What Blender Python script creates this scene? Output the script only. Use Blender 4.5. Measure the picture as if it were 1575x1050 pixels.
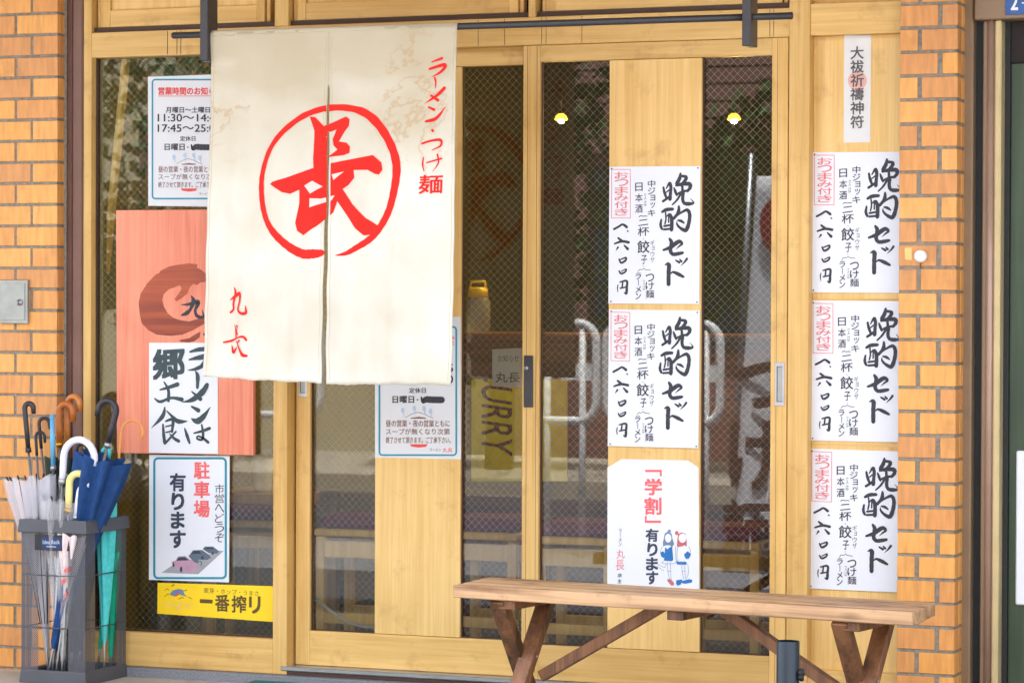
import bpy, bmesh, math, random
from mathutils import Vector, Matrix
from mathutils import geometry as MG
rnd = random.Random(7)
S = bpy.context.scene
C = S.collection
for o in list(bpy.data.objects): bpy.data.objects.remove(o)

# ------------------------------------------------------------------ camera
CAM = Vector((3.25769, -8.21872, 1.18370)); FPX = 4400.0
YAW, PITCH, ROLL = 0.377377, 0.0129018, 0.00380113
_f = Vector((-math.sin(YAW)*math.cos(PITCH), math.cos(YAW)*math.cos(PITCH), -math.sin(PITCH)))
_r0 = Vector((math.cos(YAW), math.sin(YAW), 0)); _u0 = _r0.cross(_f)
_r = _r0*math.cos(ROLL) + _u0*math.sin(ROLL); _u = -_r0*math.sin(ROLL) + _u0*math.cos(ROLL)
cam = bpy.data.cameras.new('camera'); co = bpy.data.objects.new('camera', cam); C.objects.link(co)
cam.sensor_width = 36; cam.lens = 36*FPX/1575; cam.clip_start = .1; cam.clip_end = 500
co.matrix_world = Matrix(((_r.x, _u.x, -_f.x, CAM.x), (_r.y, _u.y, -_f.y, CAM.y), (_r.z, _u.z, -_f.z, CAM.z), (0, 0, 0, 1)))
S.camera = co
# ------------------------------------------------------------------ world, sun, exposure
SUN_EL, SUN_AZ = 70, 152          # degrees; azimuth measured from -Y (street side) towards +X
w = bpy.data.worlds.new('World'); S.world = w; w.use_nodes = True
nt = w.node_tree; nt.nodes.clear()
sky = nt.nodes.new('ShaderNodeTexSky'); sky.sky_type = 'NISHITA'; sky.sun_disc = False
sky.sun_elevation = math.radians(SUN_EL); sky.sun_rotation = math.radians(180+SUN_AZ)
sky.air_density = 1.0; sky.dust_density = 4.0; sky.ozone_density = 1.0
hs = nt.nodes.new('ShaderNodeHueSaturation'); hs.inputs['Saturation'].default_value = .35
bg = nt.nodes.new('ShaderNodeBackground'); bg.inputs['Strength'].default_value = .14
ow = nt.nodes.new('ShaderNodeOutputWorld')
nt.links.new(sky.outputs[0], hs.inputs['Color']); nt.links.new(hs.outputs[0], bg.inputs[0]); nt.links.new(bg.outputs[0], ow.inputs[0])
sl = bpy.data.lights.new('sun', 'SUN'); sl.energy = 4.8; sl.angle = math.radians(2); sl.color = (1, .97, .92)
so = bpy.data.objects.new('sun', sl); C.objects.link(so)
_az = math.radians(SUN_AZ); _el = math.radians(SUN_EL)
_sd = Vector((math.sin(_az)*math.cos(_el), -math.cos(_az)*math.cos(_el), math.sin(_el)))
so.rotation_euler = (-_sd).to_track_quat('-Z', 'Y').to_euler()
S.view_settings.view_transform = 'Standard'; S.view_settings.look = 'None'
S.view_settings.exposure = 2.78; S.view_settings.gamma = 1
S.view_settings.use_curve_mapping = False
S.view_settings.use_white_balance = True; S.view_settings.white_balance_temperature = 6250; S.view_settings.white_balance_tint = 10

# ------------------------------------------------------------------ measuring: photo point -> point on a plane at depth Y
def at(px, py, Y=0.0):
    d = _f + _r*((px-787.5)/FPX) - _u*((py-525)/FPX)
    t = (Y-CAM.y)/d.y
    p = CAM + d*t
    return p.x, p.z
def X(px, Y=0.0, py=525): return at(px, py, Y)[0]
def Z(py, Y=0.0, px=787): return at(px, py, Y)[1]

# ------------------------------------------------------------------ materials
def lin(c):
    c = c/255.0
    return c/12.92 if c <= .04045 else ((c+.055)/1.055)**2.4
def rgb(r, g, b): return (lin(r), lin(g), lin(b), 1)
def nmat(name):
    m = bpy.data.materials.new(name); m.use_nodes = True
    return m, m.node_tree.nodes, m.node_tree.links, m.node_tree.nodes['Principled BSDF']
def plain(name, col, rough=.6, metal=0, var=.12, vs=30, bump=0, coat=0, emis=0):
    m, N, L, P = nmat(name)
    tc = N.new('ShaderNodeTexCoord'); nz = N.new('ShaderNodeTexNoise'); nz.inputs['Scale'].default_value = vs; nz.inputs['Detail'].default_value = 5
    L.new(tc.outputs['Object'], nz.inputs['Vector'])
    rp = N.new('ShaderNodeValToRGB'); e = rp.color_ramp.elements
    e[0].position = .3; e[1].position = .7
    e[0].color = tuple(x*(1-var) for x in col[:3])+(1,); e[1].color = tuple(min(1, x*(1+var*.6)) for x in col[:3])+(1,)
    L.new(nz.outputs[0], rp.inputs[0]); L.new(rp.outputs[0], P.inputs['Base Color'])
    P.inputs['Roughness'].default_value = rough; P.inputs['Metallic'].default_value = metal
    P.inputs['Coat Weight'].default_value = coat
    if emis:
        P.inputs['Emission Color'].default_value = col; P.inputs['Emission Strength'].default_value = emis
    if bump:
        b = N.new('ShaderNodeBump'); b.inputs['Strength'].default_value = bump; b.inputs['Distance'].default_value = .002
        L.new(nz.outputs[0], b.inputs['Height']); L.new(b.outputs[0], P.inputs['Normal'])
    return m
def wood(name, c0, c1, axis='Z', sc=1.0, rough=.5, stain=None, knots=0, bump=.15, streak=.5):
    """long grain along axis; c0 dark grain, c1 light wood"""
    m, N, L, P = nmat(name)
    tc = N.new('ShaderNodeTexCoord')
    oi = N.new('ShaderNodeObjectInfo')
    ad = N.new('ShaderNodeVectorMath'); ad.operation = 'ADD'
    cm = N.new('ShaderNodeCombineXYZ'); mu = N.new('ShaderNodeMath'); mu.operation = 'MULTIPLY'; mu.inputs[1].default_value = 37
    L.new(oi.outputs['Random'], mu.inputs[0])
    for k in range(3): L.new(mu.outputs[0], cm.inputs[k])
    L.new(tc.outputs['Object'], ad.inputs[0]); L.new(cm.outputs[0], ad.inputs[1])
    def grain(a, b, det):
        mp = N.new('ShaderNodeMapping'); v = [a*sc]*3; v['XYZ'.index(axis)] = b*sc; mp.inputs['Scale'].default_value = v
        nz = N.new('ShaderNodeTexNoise'); nz.inputs['Scale'].default_value = 1; nz.inputs['Detail'].default_value = det; nz.inputs['Distortion'].default_value = .6
        L.new(ad.outputs[0], mp.inputs[0]); L.new(mp.outputs[0], nz.inputs['Vector']); return nz
    n1 = grain(45, 1.6, 6); n2 = grain(260, 5, 4); n3 = grain(5, 3, 4)
    mx = N.new('ShaderNodeMath'); mx.operation = 'MULTIPLY_ADD'; mx.inputs[1].default_value = streak; L.new(n2.outputs[0], mx.inputs[0]); L.new(n1.outputs[0], mx.inputs[2])
    m2 = N.new('ShaderNodeMath'); m2.operation = 'MULTIPLY_ADD'; m2.inputs[1].default_value = .7; L.new(n3.outputs[0], m2.inputs[0]); L.new(mx.outputs[0], m2.inputs[2])
    rp = N.new('ShaderNodeValToRGB'); e = rp.color_ramp.elements
    mean = .5*(1+streak+.7); e[0].position = (mean-.28)/2.2; e[1].position = (mean+.2)/2.2
    e[0].color = c0; e[1].color = c1
    dv = N.new('ShaderNodeMath'); dv.operation = 'DIVIDE'; dv.inputs[1].default_value = 2.2; L.new(m2.outputs[0], dv.inputs[0])
    L.new(dv.outputs[0], rp.inputs[0]); col = rp.outputs[0]
    if stain:
        nz = N.new('ShaderNodeTexNoise'); nz.inputs['Scale'].default_value = 9; nz.inputs['Detail'].default_value = 7; nz.inputs['Roughness'].default_value = .65
        L.new(ad.outputs[0], nz.inputs['Vector'])
        r2 = N.new('ShaderNodeValToRGB'); r2.color_ramp.elements[0].position = .57; r2.color_ramp.elements[1].position = .76
        r2.color_ramp.elements[0].color = (0, 0, 0, 1); r2.color_ramp.elements[1].color = (.55, .55, .55, 1)
        L.new(nz.outputs[0], r2.inputs[0])
        mm = N.new('ShaderNodeMixRGB'); mm.inputs[2].default_value = stain; L.new(r2.outputs[0], mm.inputs[0]); L.new(col, mm.inputs[1]); col = mm.outputs[0]
    if knots:
        vo = N.new('ShaderNodeTexVoronoi'); vo.inputs['Scale'].default_value = 1
        mp = N.new('ShaderNodeMapping'); v = [16]*3; v['XYZ'.index(axis)] = 5; mp.inputs['Scale'].default_value = v
        L.new(ad.outputs[0], mp.inputs[0]); L.new(mp.outputs[0], vo.inputs['Vector'])
        r3 = N.new('ShaderNodeValToRGB'); r3.color_ramp.elements[0].position = .06; r3.color_ramp.elements[1].position = .25
        r3.color_ramp.elements[0].color = (knots,)*3+(1,); r3.color_ramp.elements[1].color = (0, 0, 0, 1)
        L.new(vo.outputs['Distance'], r3.inputs[0])
        mk = N.new('ShaderNodeMixRGB'); mk.inputs[2].default_value = tuple(x*.3 for x in c0[:3])+(1,); L.new(r3.outputs[0], mk.inputs[0]); L.new(col, mk.inputs[1]); col = mk.outputs[0]
    hv = N.new('ShaderNodeHueSaturation'); mr = N.new('ShaderNodeMapRange'); mr.inputs['To Min'].default_value = .90; mr.inputs['To Max'].default_value = 1.07
    L.new(oi.outputs['Random'], mr.inputs['Value']); L.new(mr.outputs[0], hv.inputs['Value']); L.new(col, hv.inputs['Color']); col = hv.outputs[0]
    L.new(col, P.inputs['Base Color']); P.inputs['Roughness'].default_value = rough
    if bump:
        b = N.new('ShaderNodeBump'); b.inputs['Strength'].default_value = bump; b.inputs['Distance'].default_value = .001
        L.new(n2.outputs[0], b.inputs['Height']); L.new(b.outputs[0], P.inputs['Normal'])
    return m

PINE0, PINE1 = rgb(198, 154, 80), rgb(224, 184, 112)
M = {}
M['pine_v'] = wood('pine_vertical_grain', PINE0, PINE1, 'Z', stain=rgb(150, 105, 60))
M['pine_h'] = wood('pine_horizontal_grain', PINE0, PINE1, 'X', stain=rgb(150, 105, 60))
M['pine_panel'] = wood('pine_panel', rgb(208, 166, 92), rgb(228, 190, 122), 'Z', sc=.8, stain=rgb(170, 122, 72), streak=.7)
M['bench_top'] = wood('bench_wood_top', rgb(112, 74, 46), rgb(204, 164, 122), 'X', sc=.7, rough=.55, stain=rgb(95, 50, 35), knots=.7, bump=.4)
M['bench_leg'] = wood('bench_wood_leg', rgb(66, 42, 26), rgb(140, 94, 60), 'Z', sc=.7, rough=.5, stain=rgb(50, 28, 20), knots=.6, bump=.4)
M['stool'] = wood('stool_wood', rgb(214, 166, 70), rgb(240, 200, 110), 'Z', rough=.45)
M['counter'] = wood('counter_wood', rgb(90, 52, 28), rgb(140, 85, 48), 'X', rough=.4)
M['salmon'] = wood('salmon_stained_board', rgb(214, 118, 90), rgb(236, 148, 116), 'Z', sc=1.2, rough=.55, streak=.6)
M['swirl'] = wood('red_brown_inlay', rgb(130, 48, 24), rgb(188, 86, 46), 'X', sc=.8, rough=.45)
M['groove'] = plain('dark_track', rgb(70, 46, 34), .6)
M['gapblack'] = plain('dark_gap', rgb(38, 30, 26), .8)
M['iron'] = plain('dark_iron_paint', rgb(58, 56, 58), .42, .2, bump=.1, vs=60)
M['purple_alu'] = plain('purple_brown_frame', rgb(112, 82, 74), .35, .35, vs=12)
M['bronze'] = plain('bronze_aluminium', rgb(140, 116, 90), .38, .1, vs=8)
M['bronze_pink'] = plain('bronze_aluminium_tube', rgb(176, 148, 130), .3, .15, vs=8)
M['gold'] = plain('gold_aluminium', rgb(204, 184, 136), .32, .15, vs=8)
M['cordblack'] = plain('black_cord', (.004, .004, .004, 1), 1)
M['black'] = plain('black_rubber', rgb(34, 38, 40), .6)
M['green_door'] = wood('green_painted_wood', rgb(48, 64, 46), rgb(66, 84, 60), 'Z', sc=.8, rough=.5)
M['paper'] = plain('white_paper', rgb(226, 228, 234), .75, var=.02, vs=3)
M['paper_gray'] = plain('laminated_paper', rgb(214, 216, 220), .35, var=.02, vs=3)
M['slip'] = plain('amulet_paper', rgb(222, 220, 218), .8, var=.03)
M['ink'] = plain('black_ink', rgb(48, 48, 58), .6, var=.25, vs=60)
M['inkgrey'] = plain('grey_ink', rgb(86, 84, 88), .6)
M['inkgreen'] = plain('brush_ink_greenish', rgb(52, 70, 74), .6, var=.3, vs=25)
M['navy'] = plain('navy_print', rgb(52, 62, 84), .6)
M['redprint'] = plain('red_print', rgb(226, 74, 66), .6)
M['redink'] = plain('pale_red_print', rgb(226, 120, 118), .7)
M['coral'] = plain('coral_print', rgb(240, 104, 104), .6)
M['brownink'] = plain('brown_print', rgb(140, 104, 98), .6)
M['teal'] = plain('teal_print', rgb(30, 140, 160), .5)
M['paleblue'] = plain('pale_blue_print', rgb(176, 196, 220), .6)
M['blueprint'] = plain('blue_print', rgb(30, 110, 180), .6)
M['hair'] = plain('slate_blue_print', rgb(110, 130, 160), .6)
M['hairred'] = plain('dull_rose_print', rgb(190, 100, 105), .6)
M['skyb'] = plain('grey_car_print', rgb(92, 106, 120), .6)
M['pinkcar'] = plain('pink_car_print', rgb(186, 146, 168), .6)
M['roadprint'] = plain('grey_road_print', rgb(160, 160, 166), .6)
M['yellow'] = plain('yellow_film', rgb(250, 210, 10), .4, var=.03)
M['yellowprint'] = plain('brown_on_yellow', rgb(92, 74, 24), .5)
M['pinkseal'] = plain('faded_pink_seal', rgb(226, 176, 164), .8)
M['noren_red'] = plain('noren_red_dye', rgb(226, 26, 8), .85, var=.06, vs=40)
M['steel'] = plain('satin_steel', rgb(176, 178, 182), .35, .8, vs=20)
M['keybox'] = plain('galvanised_box', rgb(158, 160, 156), .42, .5, vs=25, bump=.1)
M['brass'] = plain('brass', rgb(206, 158, 50), .3, .9)
M['white'] = plain('white_enamel', rgb(236, 236, 236), .3, var=.02)
M['rack'] = plain('dark_grey_plastic', rgb(74, 76, 84), .45, var=.08, vs=14)
M['rackmesh'] = plain('perforated_grey_steel', rgb(96, 98, 106), .45, .3, var=.08)
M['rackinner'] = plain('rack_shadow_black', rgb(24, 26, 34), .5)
M['labelblue'] = plain('label_blue', rgb(24, 44, 92), .4)
M['grout'] = plain('cement_grout', rgb(138, 130, 116), .9, var=.3, vs=80, bump=.6)
M['granite'] = plain('speckled_granite', rgb(128, 130, 136), .6, var=.5, vs=260)
M['concrete'] = plain('beige_paving', rgb(172, 162, 146), .85, var=.18, vs=18, bump=.3)
M['asphalt'] = plain('asphalt', rgb(62, 68, 78), .9, var=.3, vs=60, bump=.5)
M['matgreen'] = plain('green_door_mat', rgb(0, 112, 104), .95, var=.25, vs=220, bump=1)
M['pole_teal'] = plain('dark_teal_pipe', rgb(34, 46, 56), .35, .2, vs=12)
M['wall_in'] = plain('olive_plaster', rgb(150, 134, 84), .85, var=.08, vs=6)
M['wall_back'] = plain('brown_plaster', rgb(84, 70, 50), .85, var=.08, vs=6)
M['floor_in'] = plain('dark_tile_floor', rgb(70, 72, 80), .5, var=.2, vs=8)
M['ceil_in'] = plain('brown_ceiling', rgb(104, 84, 66), .8)
M['cushion'] = plain('purple_cushion', rgb(120, 40, 74), .8)
M['bulb'] = plain('lit_bulb', (1, .78, .3, 1), .5, emis=60)
M['halo'] = plain('bulb_halo_glow', (1, .55, .04, 1), .4, emis=.55)  # emissive amber that imitates the glow around a lit bulb
M['soffit'] = plain('brown_soffit', rgb(150, 112, 60), .8)
M['siding'] = plain('brown_siding', rgb(132, 96, 88), .7, var=.1)
M['cream'] = plain('cream_render', rgb(186, 176, 150), .85)
M['leaf'] = plain('tree_leaves', (.06, .11, .03, 1), .6, var=.5, vs=3)
M['leafy'] = plain('pot_plant_leaves', (.16, .24, .05, 1), .5, var=.4, vs=20)
M['bark'] = plain('bark', rgb(92, 76, 60), .9)
M['flag'] = plain('banner_cloth', rgb(214, 214, 222), .85)
M['flagink'] = plain('banner_dark_print', rgb(50, 30, 34), .85)
M['railwhite'] = plain('white_rail_paint', rgb(232, 232, 232), .4)
M['curry'] = plain('yellow_poster', rgb(245, 225, 10), .6)
M['curryink'] = plain('curry_lettering', rgb(128, 78, 70), .6)
M['plate'] = plain('blue_address_plate', rgb(44, 92, 160), .35)
M['sticker'] = plain('cream_sticker', rgb(236, 196, 120), .6)
M['rust'] = plain('rust', rgb(130, 70, 40), .9)
M['cord'] = plain('white_hose', rgb(200, 200, 205), .5)
M['bluedoor'] = plain('distant_window_glass', rgb(60, 74, 78), .15)

def brick_mat():
    m, N, L, P = nmat('glazed_orange_brick')
    oi = N.new('ShaderNodeObjectInfo'); tc = N.new('ShaderNodeTexCoord')
    rp = N.new('ShaderNodeValToRGB'); el = rp.color_ramp.elements
    el[0].position = 0; el[0].color = rgb(204, 144, 86); el[1].position = 1; el[1].color = rgb(224, 160, 80)
    for p, c in ((.25, rgb(212, 148, 84)), (.5, rgb(222, 158, 82)), (.75, rgb(230, 168, 92))):
        e = el.new(p); e.color = c
    L.new(oi.outputs['Random'], rp.inputs[0])
    mp = N.new('ShaderNodeMapping'); mp.inputs['Scale'].default_value = (60, 60, 9)
    nz = N.new('ShaderNodeTexNoise'); nz.inputs['Scale'].default_value = 1; nz.inputs['Detail'].default_value = 6
    ge = N.new('ShaderNodeNewGeometry')
    L.new(ge.outputs['Position'], mp.inputs[0]); L.new(mp.outputs[0], nz.inputs['Vector'])
    r2 = N.new('ShaderNodeValToRGB'); r2.color_ramp.elements[0].position = .35; r2.color_ramp.elements[1].position = .75
    r2.color_ramp.elements[0].color = (1.08, 1.05, 1, 1); r2.color_ramp.elements[1].color = (.80, .74, .68, 1)
    L.new(nz.outputs[0], r2.inputs[0])
    mm = N.new('ShaderNodeMixRGB'); mm.blend_type = 'MULTIPLY'; mm.inputs[0].default_value = 1
    L.new(rp.outputs[0], mm.inputs[1]); L.new(r2.outputs[0], mm.inputs[2])
    n4 = N.new('ShaderNodeTexNoise'); n4.inputs['Scale'].default_value = 7; n4.inputs['Detail'].default_value = 8; n4.inputs['Roughness'].default_value = .7; L.new(ge.outputs['Position'], n4.inputs['Vector'])
    r4 = N.new('ShaderNodeValToRGB'); r4.color_ramp.elements[0].position = .55; r4.color_ramp.elements[1].position = .8; r4.color_ramp.elements[0].color = (0, 0, 0, 1); r4.color_ramp.elements[1].color = (.6, .6, .6, 1); L.new(n4.outputs[0], r4.inputs[0])
    m5 = N.new('ShaderNodeMixRGB'); m5.inputs[2].default_value = rgb(156, 112, 72); L.new(r4.outputs[0], m5.inputs[0]); L.new(mm.outputs[0], m5.inputs[1])
    L.new(m5.outputs[0], P.inputs['Base Color'])
    P.inputs['Roughness'].default_value = .42
    n3 = N.new('ShaderNodeTexNoise'); n3.inputs['Scale'].default_value = 180; L.new(ge.outputs['Position'], n3.inputs['Vector'])
    b = N.new('ShaderNodeBump'); b.inputs['Strength'].default_value = .25; b.inputs['Distance'].default_value = .001
    L.new(n3.outputs[0], b.inputs['Height']); L.new(b.outputs[0], P.inputs['Normal'])
    return m
M['brick'] = brick_mat()

def glass_mat():
    m, N, L, P = nmat('window_glass'); N.remove(P)
    tr = N.new('ShaderNodeBsdfTransparent'); tr.inputs[0].default_value = (.90, .92, .88, 1)
    gl = N.new('ShaderNodeBsdfGlossy'); gl.inputs['Roughness'].default_value = .012
    fr = N.new('ShaderNodeFresnel'); fr.inputs[0].default_value = 1.5
    mx = N.new('ShaderNodeMixShader')
    nz = N.new('ShaderNodeTexNoise'); nz.inputs['Scale'].default_value = 3; tc = N.new('ShaderNodeTexCoord'); L.new(tc.outputs['Object'], nz.inputs['Vector'])
    b = N.new('ShaderNodeBump'); b.inputs['Strength'].default_value = .006; b.inputs['Distance'].default_value = .004
    L.new(nz.outputs[0], b.inputs['Height']); L.new(b.outputs[0], gl.inputs['Normal'])
    L.new(fr.outputs[0], mx.inputs[0]); L.new(tr.outputs[0], mx.inputs[1]); L.new(gl.outputs[0], mx.inputs[2])
    L.new(mx.outputs[0], N['Material Output'].inputs[0]); return m
M['glass'] = glass_mat()
M['wire'] = plain('glass_wire', rgb(190, 184, 170), .45, .3)

def film_mat(name, col, t=.45):
    """clear or milky vinyl: part see-through, part diffuse, glossy"""
    m, N, L, P = nmat(name)
    P.inputs['Base Color'].default_value = col; P.inputs['Roughness'].default_value = .25
    tr = N.new('ShaderNodeBsdfTransparent'); mx = N.new('ShaderNodeMixShader'); mx.inputs[0].default_value = t
    L.new(tr.outputs[0], mx.inputs[1]); L.new(P.outputs[0], mx.inputs[2]); L.new(mx.outputs[0], N['Material Output'].inputs[0]); return m
M['vinyl'] = film_mat('milky_vinyl', rgb(226, 226, 236), .42)
M['clear'] = film_mat('clear_vinyl', rgb(228, 228, 230), .26)
def cloth(name, col, var=.1):
    m = plain(name, col, .8, var=var, vs=50); return m
M['navycloth'] = cloth('navy_umbrella_cloth', rgb(14, 62, 118), .25)
M['greencloth'] = cloth('dark_green_umbrella_cloth', rgb(44, 62, 48), .25)
M['tealcloth'] = cloth('turquoise_umbrella_cloth', rgb(84, 206, 206), .15)
M['emerald'] = cloth('emerald_umbrella_cloth', rgb(20, 170, 132), .15)
M['pinkcloth'] = cloth('white_umbrella_cloth', rgb(232, 214, 214), .1)
M['blackcloth'] = cloth('black_umbrella_cloth', rgb(52, 54, 58), .2)
M['h_black'] = plain('black_handle', rgb(44, 42, 48), .4)
M['h_brown'] = plain('varnished_cane', rgb(176, 98, 34), .3, var=.2, vs=30)
M['h_brown2'] = plain('varnished_cane_light', rgb(196, 120, 50), .3, var=.25, vs=50)
M['h_white'] = plain('white_handle', rgb(232, 232, 250), .35, var=.02)
M['h_yellow'] = plain('cream_yellow_handle', rgb(240, 222, 140), .35, var=.03)
M['h_orange'] = plain('orange_handle', rgb(240, 160, 84), .35)
M['h_blue'] = plain('sky_blue_handle', rgb(100, 176, 220), .4)

def noren_mat():
    m, N, L, P = nmat('noren_cotton')
    tc = N.new('ShaderNodeNewGeometry'); geo = tc.outputs['Position']
    def noise(sc, det=4, v=None, dist=0, rough=.5):
        n = N.new('ShaderNodeTexNoise'); n.inputs['Scale'].default_value = 1; n.inputs['Detail'].default_value = det; n.inputs['Distortion'].default_value = dist; n.inputs['Roughness'].default_value = rough
        mp = N.new('ShaderNodeMapping'); mp.inputs['Scale'].default_value = v or (sc,)*3; L.new(geo, mp.inputs[0]); L.new(mp.outputs[0], n.inputs['Vector']); return n
    def ramp(src, pts):
        r = N.new('ShaderNodeValToRGB'); e = r.color_ramp.elements
        e[0].position = pts[0][0]; e[0].color = pts[0][1]; e[1].position = pts[-1][0]; e[1].color = pts[-1][1]
        for p, c in pts[1:-1]: x = e.new(p); x.color = c
        L.new(src, r.inputs[0]); return r.outputs[0]
    def mix(f, a, b, t='MIX'):
        x = N.new('ShaderNodeMixRGB'); x.blend_type = t
        for i, s in enumerate((f, a, b)):
            if hasattr(s, 'is_output'): L.new(s, x.inputs[i])
            else: x.inputs[i].default_value = s
        return x.outputs[0]
    def mat_(op, a, b=0.0):
        x = N.new('ShaderNodeMath'); x.operation = op
        for i, s in enumerate((a, b)):
            if hasattr(s, 'is_output'): L.new(s, x.inputs[i])
            else: x.inputs[i].default_value = s
        return x.outputs[0]
    g = lambda v: (v, v, v, 1)
    base = ramp(noise(4, 5).outputs[0], [(.35, rgb(230, 224, 206)), (.65, rgb(242, 239, 228))])
    # upper cloth tinted darker: the eave's shade painted in, together with old staining
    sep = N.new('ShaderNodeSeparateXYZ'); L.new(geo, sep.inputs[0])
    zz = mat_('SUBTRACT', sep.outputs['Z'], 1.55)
    shade_stain = mat_('MULTIPLY', zz, noise(3, 4, (4, 4, 9)).outputs[0])
    shade_stain = mat_('MULTIPLY', shade_stain, 3.0)
    dcl = N.new('ShaderNodeClamp'); dcl.inputs[1].default_value = 0; dcl.inputs[2].default_value = .5; L.new(shade_stain, dcl.inputs[0])
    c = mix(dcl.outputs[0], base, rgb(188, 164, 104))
    # tide marks: thin brown contour lines of a noise, only near two water stains
    n = noise(7, 5, (3.2, 3.2, 3.6), .3, .66)
    line = ramp(n.outputs[0], [(.0, g(0)), (.495, g(0)), (.52, g(1)), (.532, g(0)), (1, g(0))])
    def blob(x, z, rx, rz):
        dx = mat_('DIVIDE', mat_('SUBTRACT', sep.outputs['X'], x), rx); dz = mat_('DIVIDE', mat_('SUBTRACT', sep.outputs['Z'], z), rz)
        d = mat_('ADD', mat_('MULTIPLY', dx, dx), mat_('MULTIPLY', dz, dz))
        return ramp(d, [(0, g(1)), (.6, g(.9)), (1, g(0))])
    msk = mix(1.0, blob(-.74, 1.80, .10, .20), blob(-.12, 1.76, .13, .26), 'LIGHTEN')
    lm = mix(1.0, line, msk, 'MULTIPLY')
    c = mix(mix(1.0, lm, g(.42), 'MULTIPLY'), c, rgb(200, 154, 88))
    sp = ramp(noise(30, 3).outputs[0], [(.68, g(0)), (.78, g(.5))])
    c = mix(mix(1.0, sp, msk, 'MULTIPLY'), c, rgb(190, 146, 80))
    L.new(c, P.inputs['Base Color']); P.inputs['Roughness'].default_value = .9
    # weave
    wv = noise(1, 2, (700, 700, 700)); b = N.new('ShaderNodeBump'); b.inputs['Strength'].default_value = .15; b.inputs['Distance'].default_value = .001
    L.new(wv.outputs[0], b.inputs['Height']); L.new(b.outputs[0], P.inputs['Normal'])
    tl = N.new('ShaderNodeBsdfTranslucent'); L.new(c, tl.inputs[0])
    mx = N.new('ShaderNodeMixShader'); mx.inputs[0].default_value = .32
    L.new(P.outputs[0], mx.inputs[1]); L.new(tl.outputs[0], mx.inputs[2]); L.new(mx.outputs[0], N['Material Output'].inputs[0])
    return m
M['noren'] = noren_mat()

# ------------------------------------------------------------------ objects
def tag(o, label=None, cat=None, group=None, kind=None):
    for k, v in (('label', label), ('category', cat), ('group', group), ('kind', kind)):
        if v: o[k] = v
    return o
def empty(name, loc, label=None, cat=None, group=None):
    o = bpy.data.objects.new(name, None); C.objects.link(o); o.location = loc; o.empty_display_size = .05
    return tag(o, label, cat, group)
class MB:
    def __init__(s): s.v = []; s.f = []; s.smooth = []
    def add(s, vs, fs, sm=False):
        k = len(s.v); s.v += [tuple(v) for v in vs]; s.f += [tuple(i+k for i in f) for f in fs]; s.smooth += [sm]*len(fs); return s
    def box(s, x0, x1, y0, y1, z0, z1, bev=0, M4=None):
        bm = bmesh.new(); bmesh.ops.create_cube(bm, size=1)
        for v in bm.verts: v.co = Vector(((x0+x1)/2+v.co.x*(x1-x0), (y0+y1)/2+v.co.y*(y1-y0), (z0+z1)/2+v.co.z*(z1-z0)))
        if bev: bmesh.ops.bevel(bm, geom=list(bm.edges), offset=bev, segments=1, affect='EDGES')
        if M4: bmesh.ops.transform(bm, matrix=M4, verts=bm.verts)
        bm.verts.index_update(); s.add([v.co for v in bm.verts], [[v.index for v in f.verts] for f in bm.faces]); bm.free(); return s
    def beam(s, a, b, wd, th, up=(0, 0, 1), bev=.002):
        a = Vector(a); b = Vector(b); d = (b-a); L_ = d.length; d.normalize(); up = Vector(up)
        sx = d.cross(up).normalized(); uu = sx.cross(d).normalized()
        m = Matrix(((sx.x, d.x, uu.x, a.x), (sx.y, d.y, uu.y, a.y), (sx.z, d.z, uu.z, a.z), (0, 0, 0, 1)))
        return s.box(-wd/2, wd/2, 0, L_, -th/2, th/2, bev, m)
    def tube(s, pts, r, n=10, cap=True):
        pts = [Vector(p) for p in pts]; rs = r if isinstance(r, (list, tuple)) else [r]*len(pts)
        rings = []; pu = None
        for i, p in enumerate(pts):
            t = (pts[min(i+1, len(pts)-1)]-pts[max(i-1, 0)]).normalized()
            if pu is None: pu = t.orthogonal().normalized()
            pu = (pu - t*pu.dot(t)).normalized(); q = t.cross(pu)
            rings.append([p+(pu*math.cos(2*math.pi*k/n)+q*math.sin(2*math.pi*k/n))*rs[i] for k in range(n)])
        vs = [v for rr in rings for v in rr]; fs = []
        for i in range(len(pts)-1):
            for k in range(n): fs.append((i*n+k, i*n+(k+1) % n, (i+1)*n+(k+1) % n, (i+1)*n+k))
        if cap: fs.append(tuple(range(n))[::-1]); fs.append(tuple((len(pts)-1)*n+k for k in range(n)))
        return s.add(vs, fs, True)
    def lathe(s, prof, c=(0, 0, 0), n=20):
        vs = []; fs = []
        for r, z in prof:
            for k in range(n): a = 2*math.pi*k/n; vs.append((c[0]+r*math.cos(a), c[1]+r*math.sin(a), c[2]+z))
        for i in range(len(prof)-1):
            for k in range(n): fs.append((i*n+k, i*n+(k+1) % n, (i+1)*n+(k+1) % n, (i+1)*n+k))
        return s.add(vs, fs, True)
    def ball(s, c, r, n=14, sc=(1, 1, 1)):
        prof = [(r*math.sin(math.pi*i/10)+1e-5, -r*math.cos(math.pi*i/10)*sc[2]) for i in range(11)]
        return s.lathe(prof, c, n)
    def build(s, name, mat, parent=None, kind=None, label=None):
        me = bpy.data.meshes.new(name); me.from_pydata(s.v, [], s.f); me.update()
        for p, q in zip(me.polygons, s.smooth): p.use_smooth = q
        me.materials.append(mat if not isinstance(mat, str) else M[mat])
        o = bpy.data.objects.new(name, me); C.objects.link(o)
        if parent is not None:
            o.parent = parent
            pm = parent.location if parent.parent is None else parent.parent.location + parent.location
            me.transform(Matrix.Translation(-pm)) if not s.local else None
        if kind: o['kind'] = kind
        if label: o['label'] = label
        return o
    local = False
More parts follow.
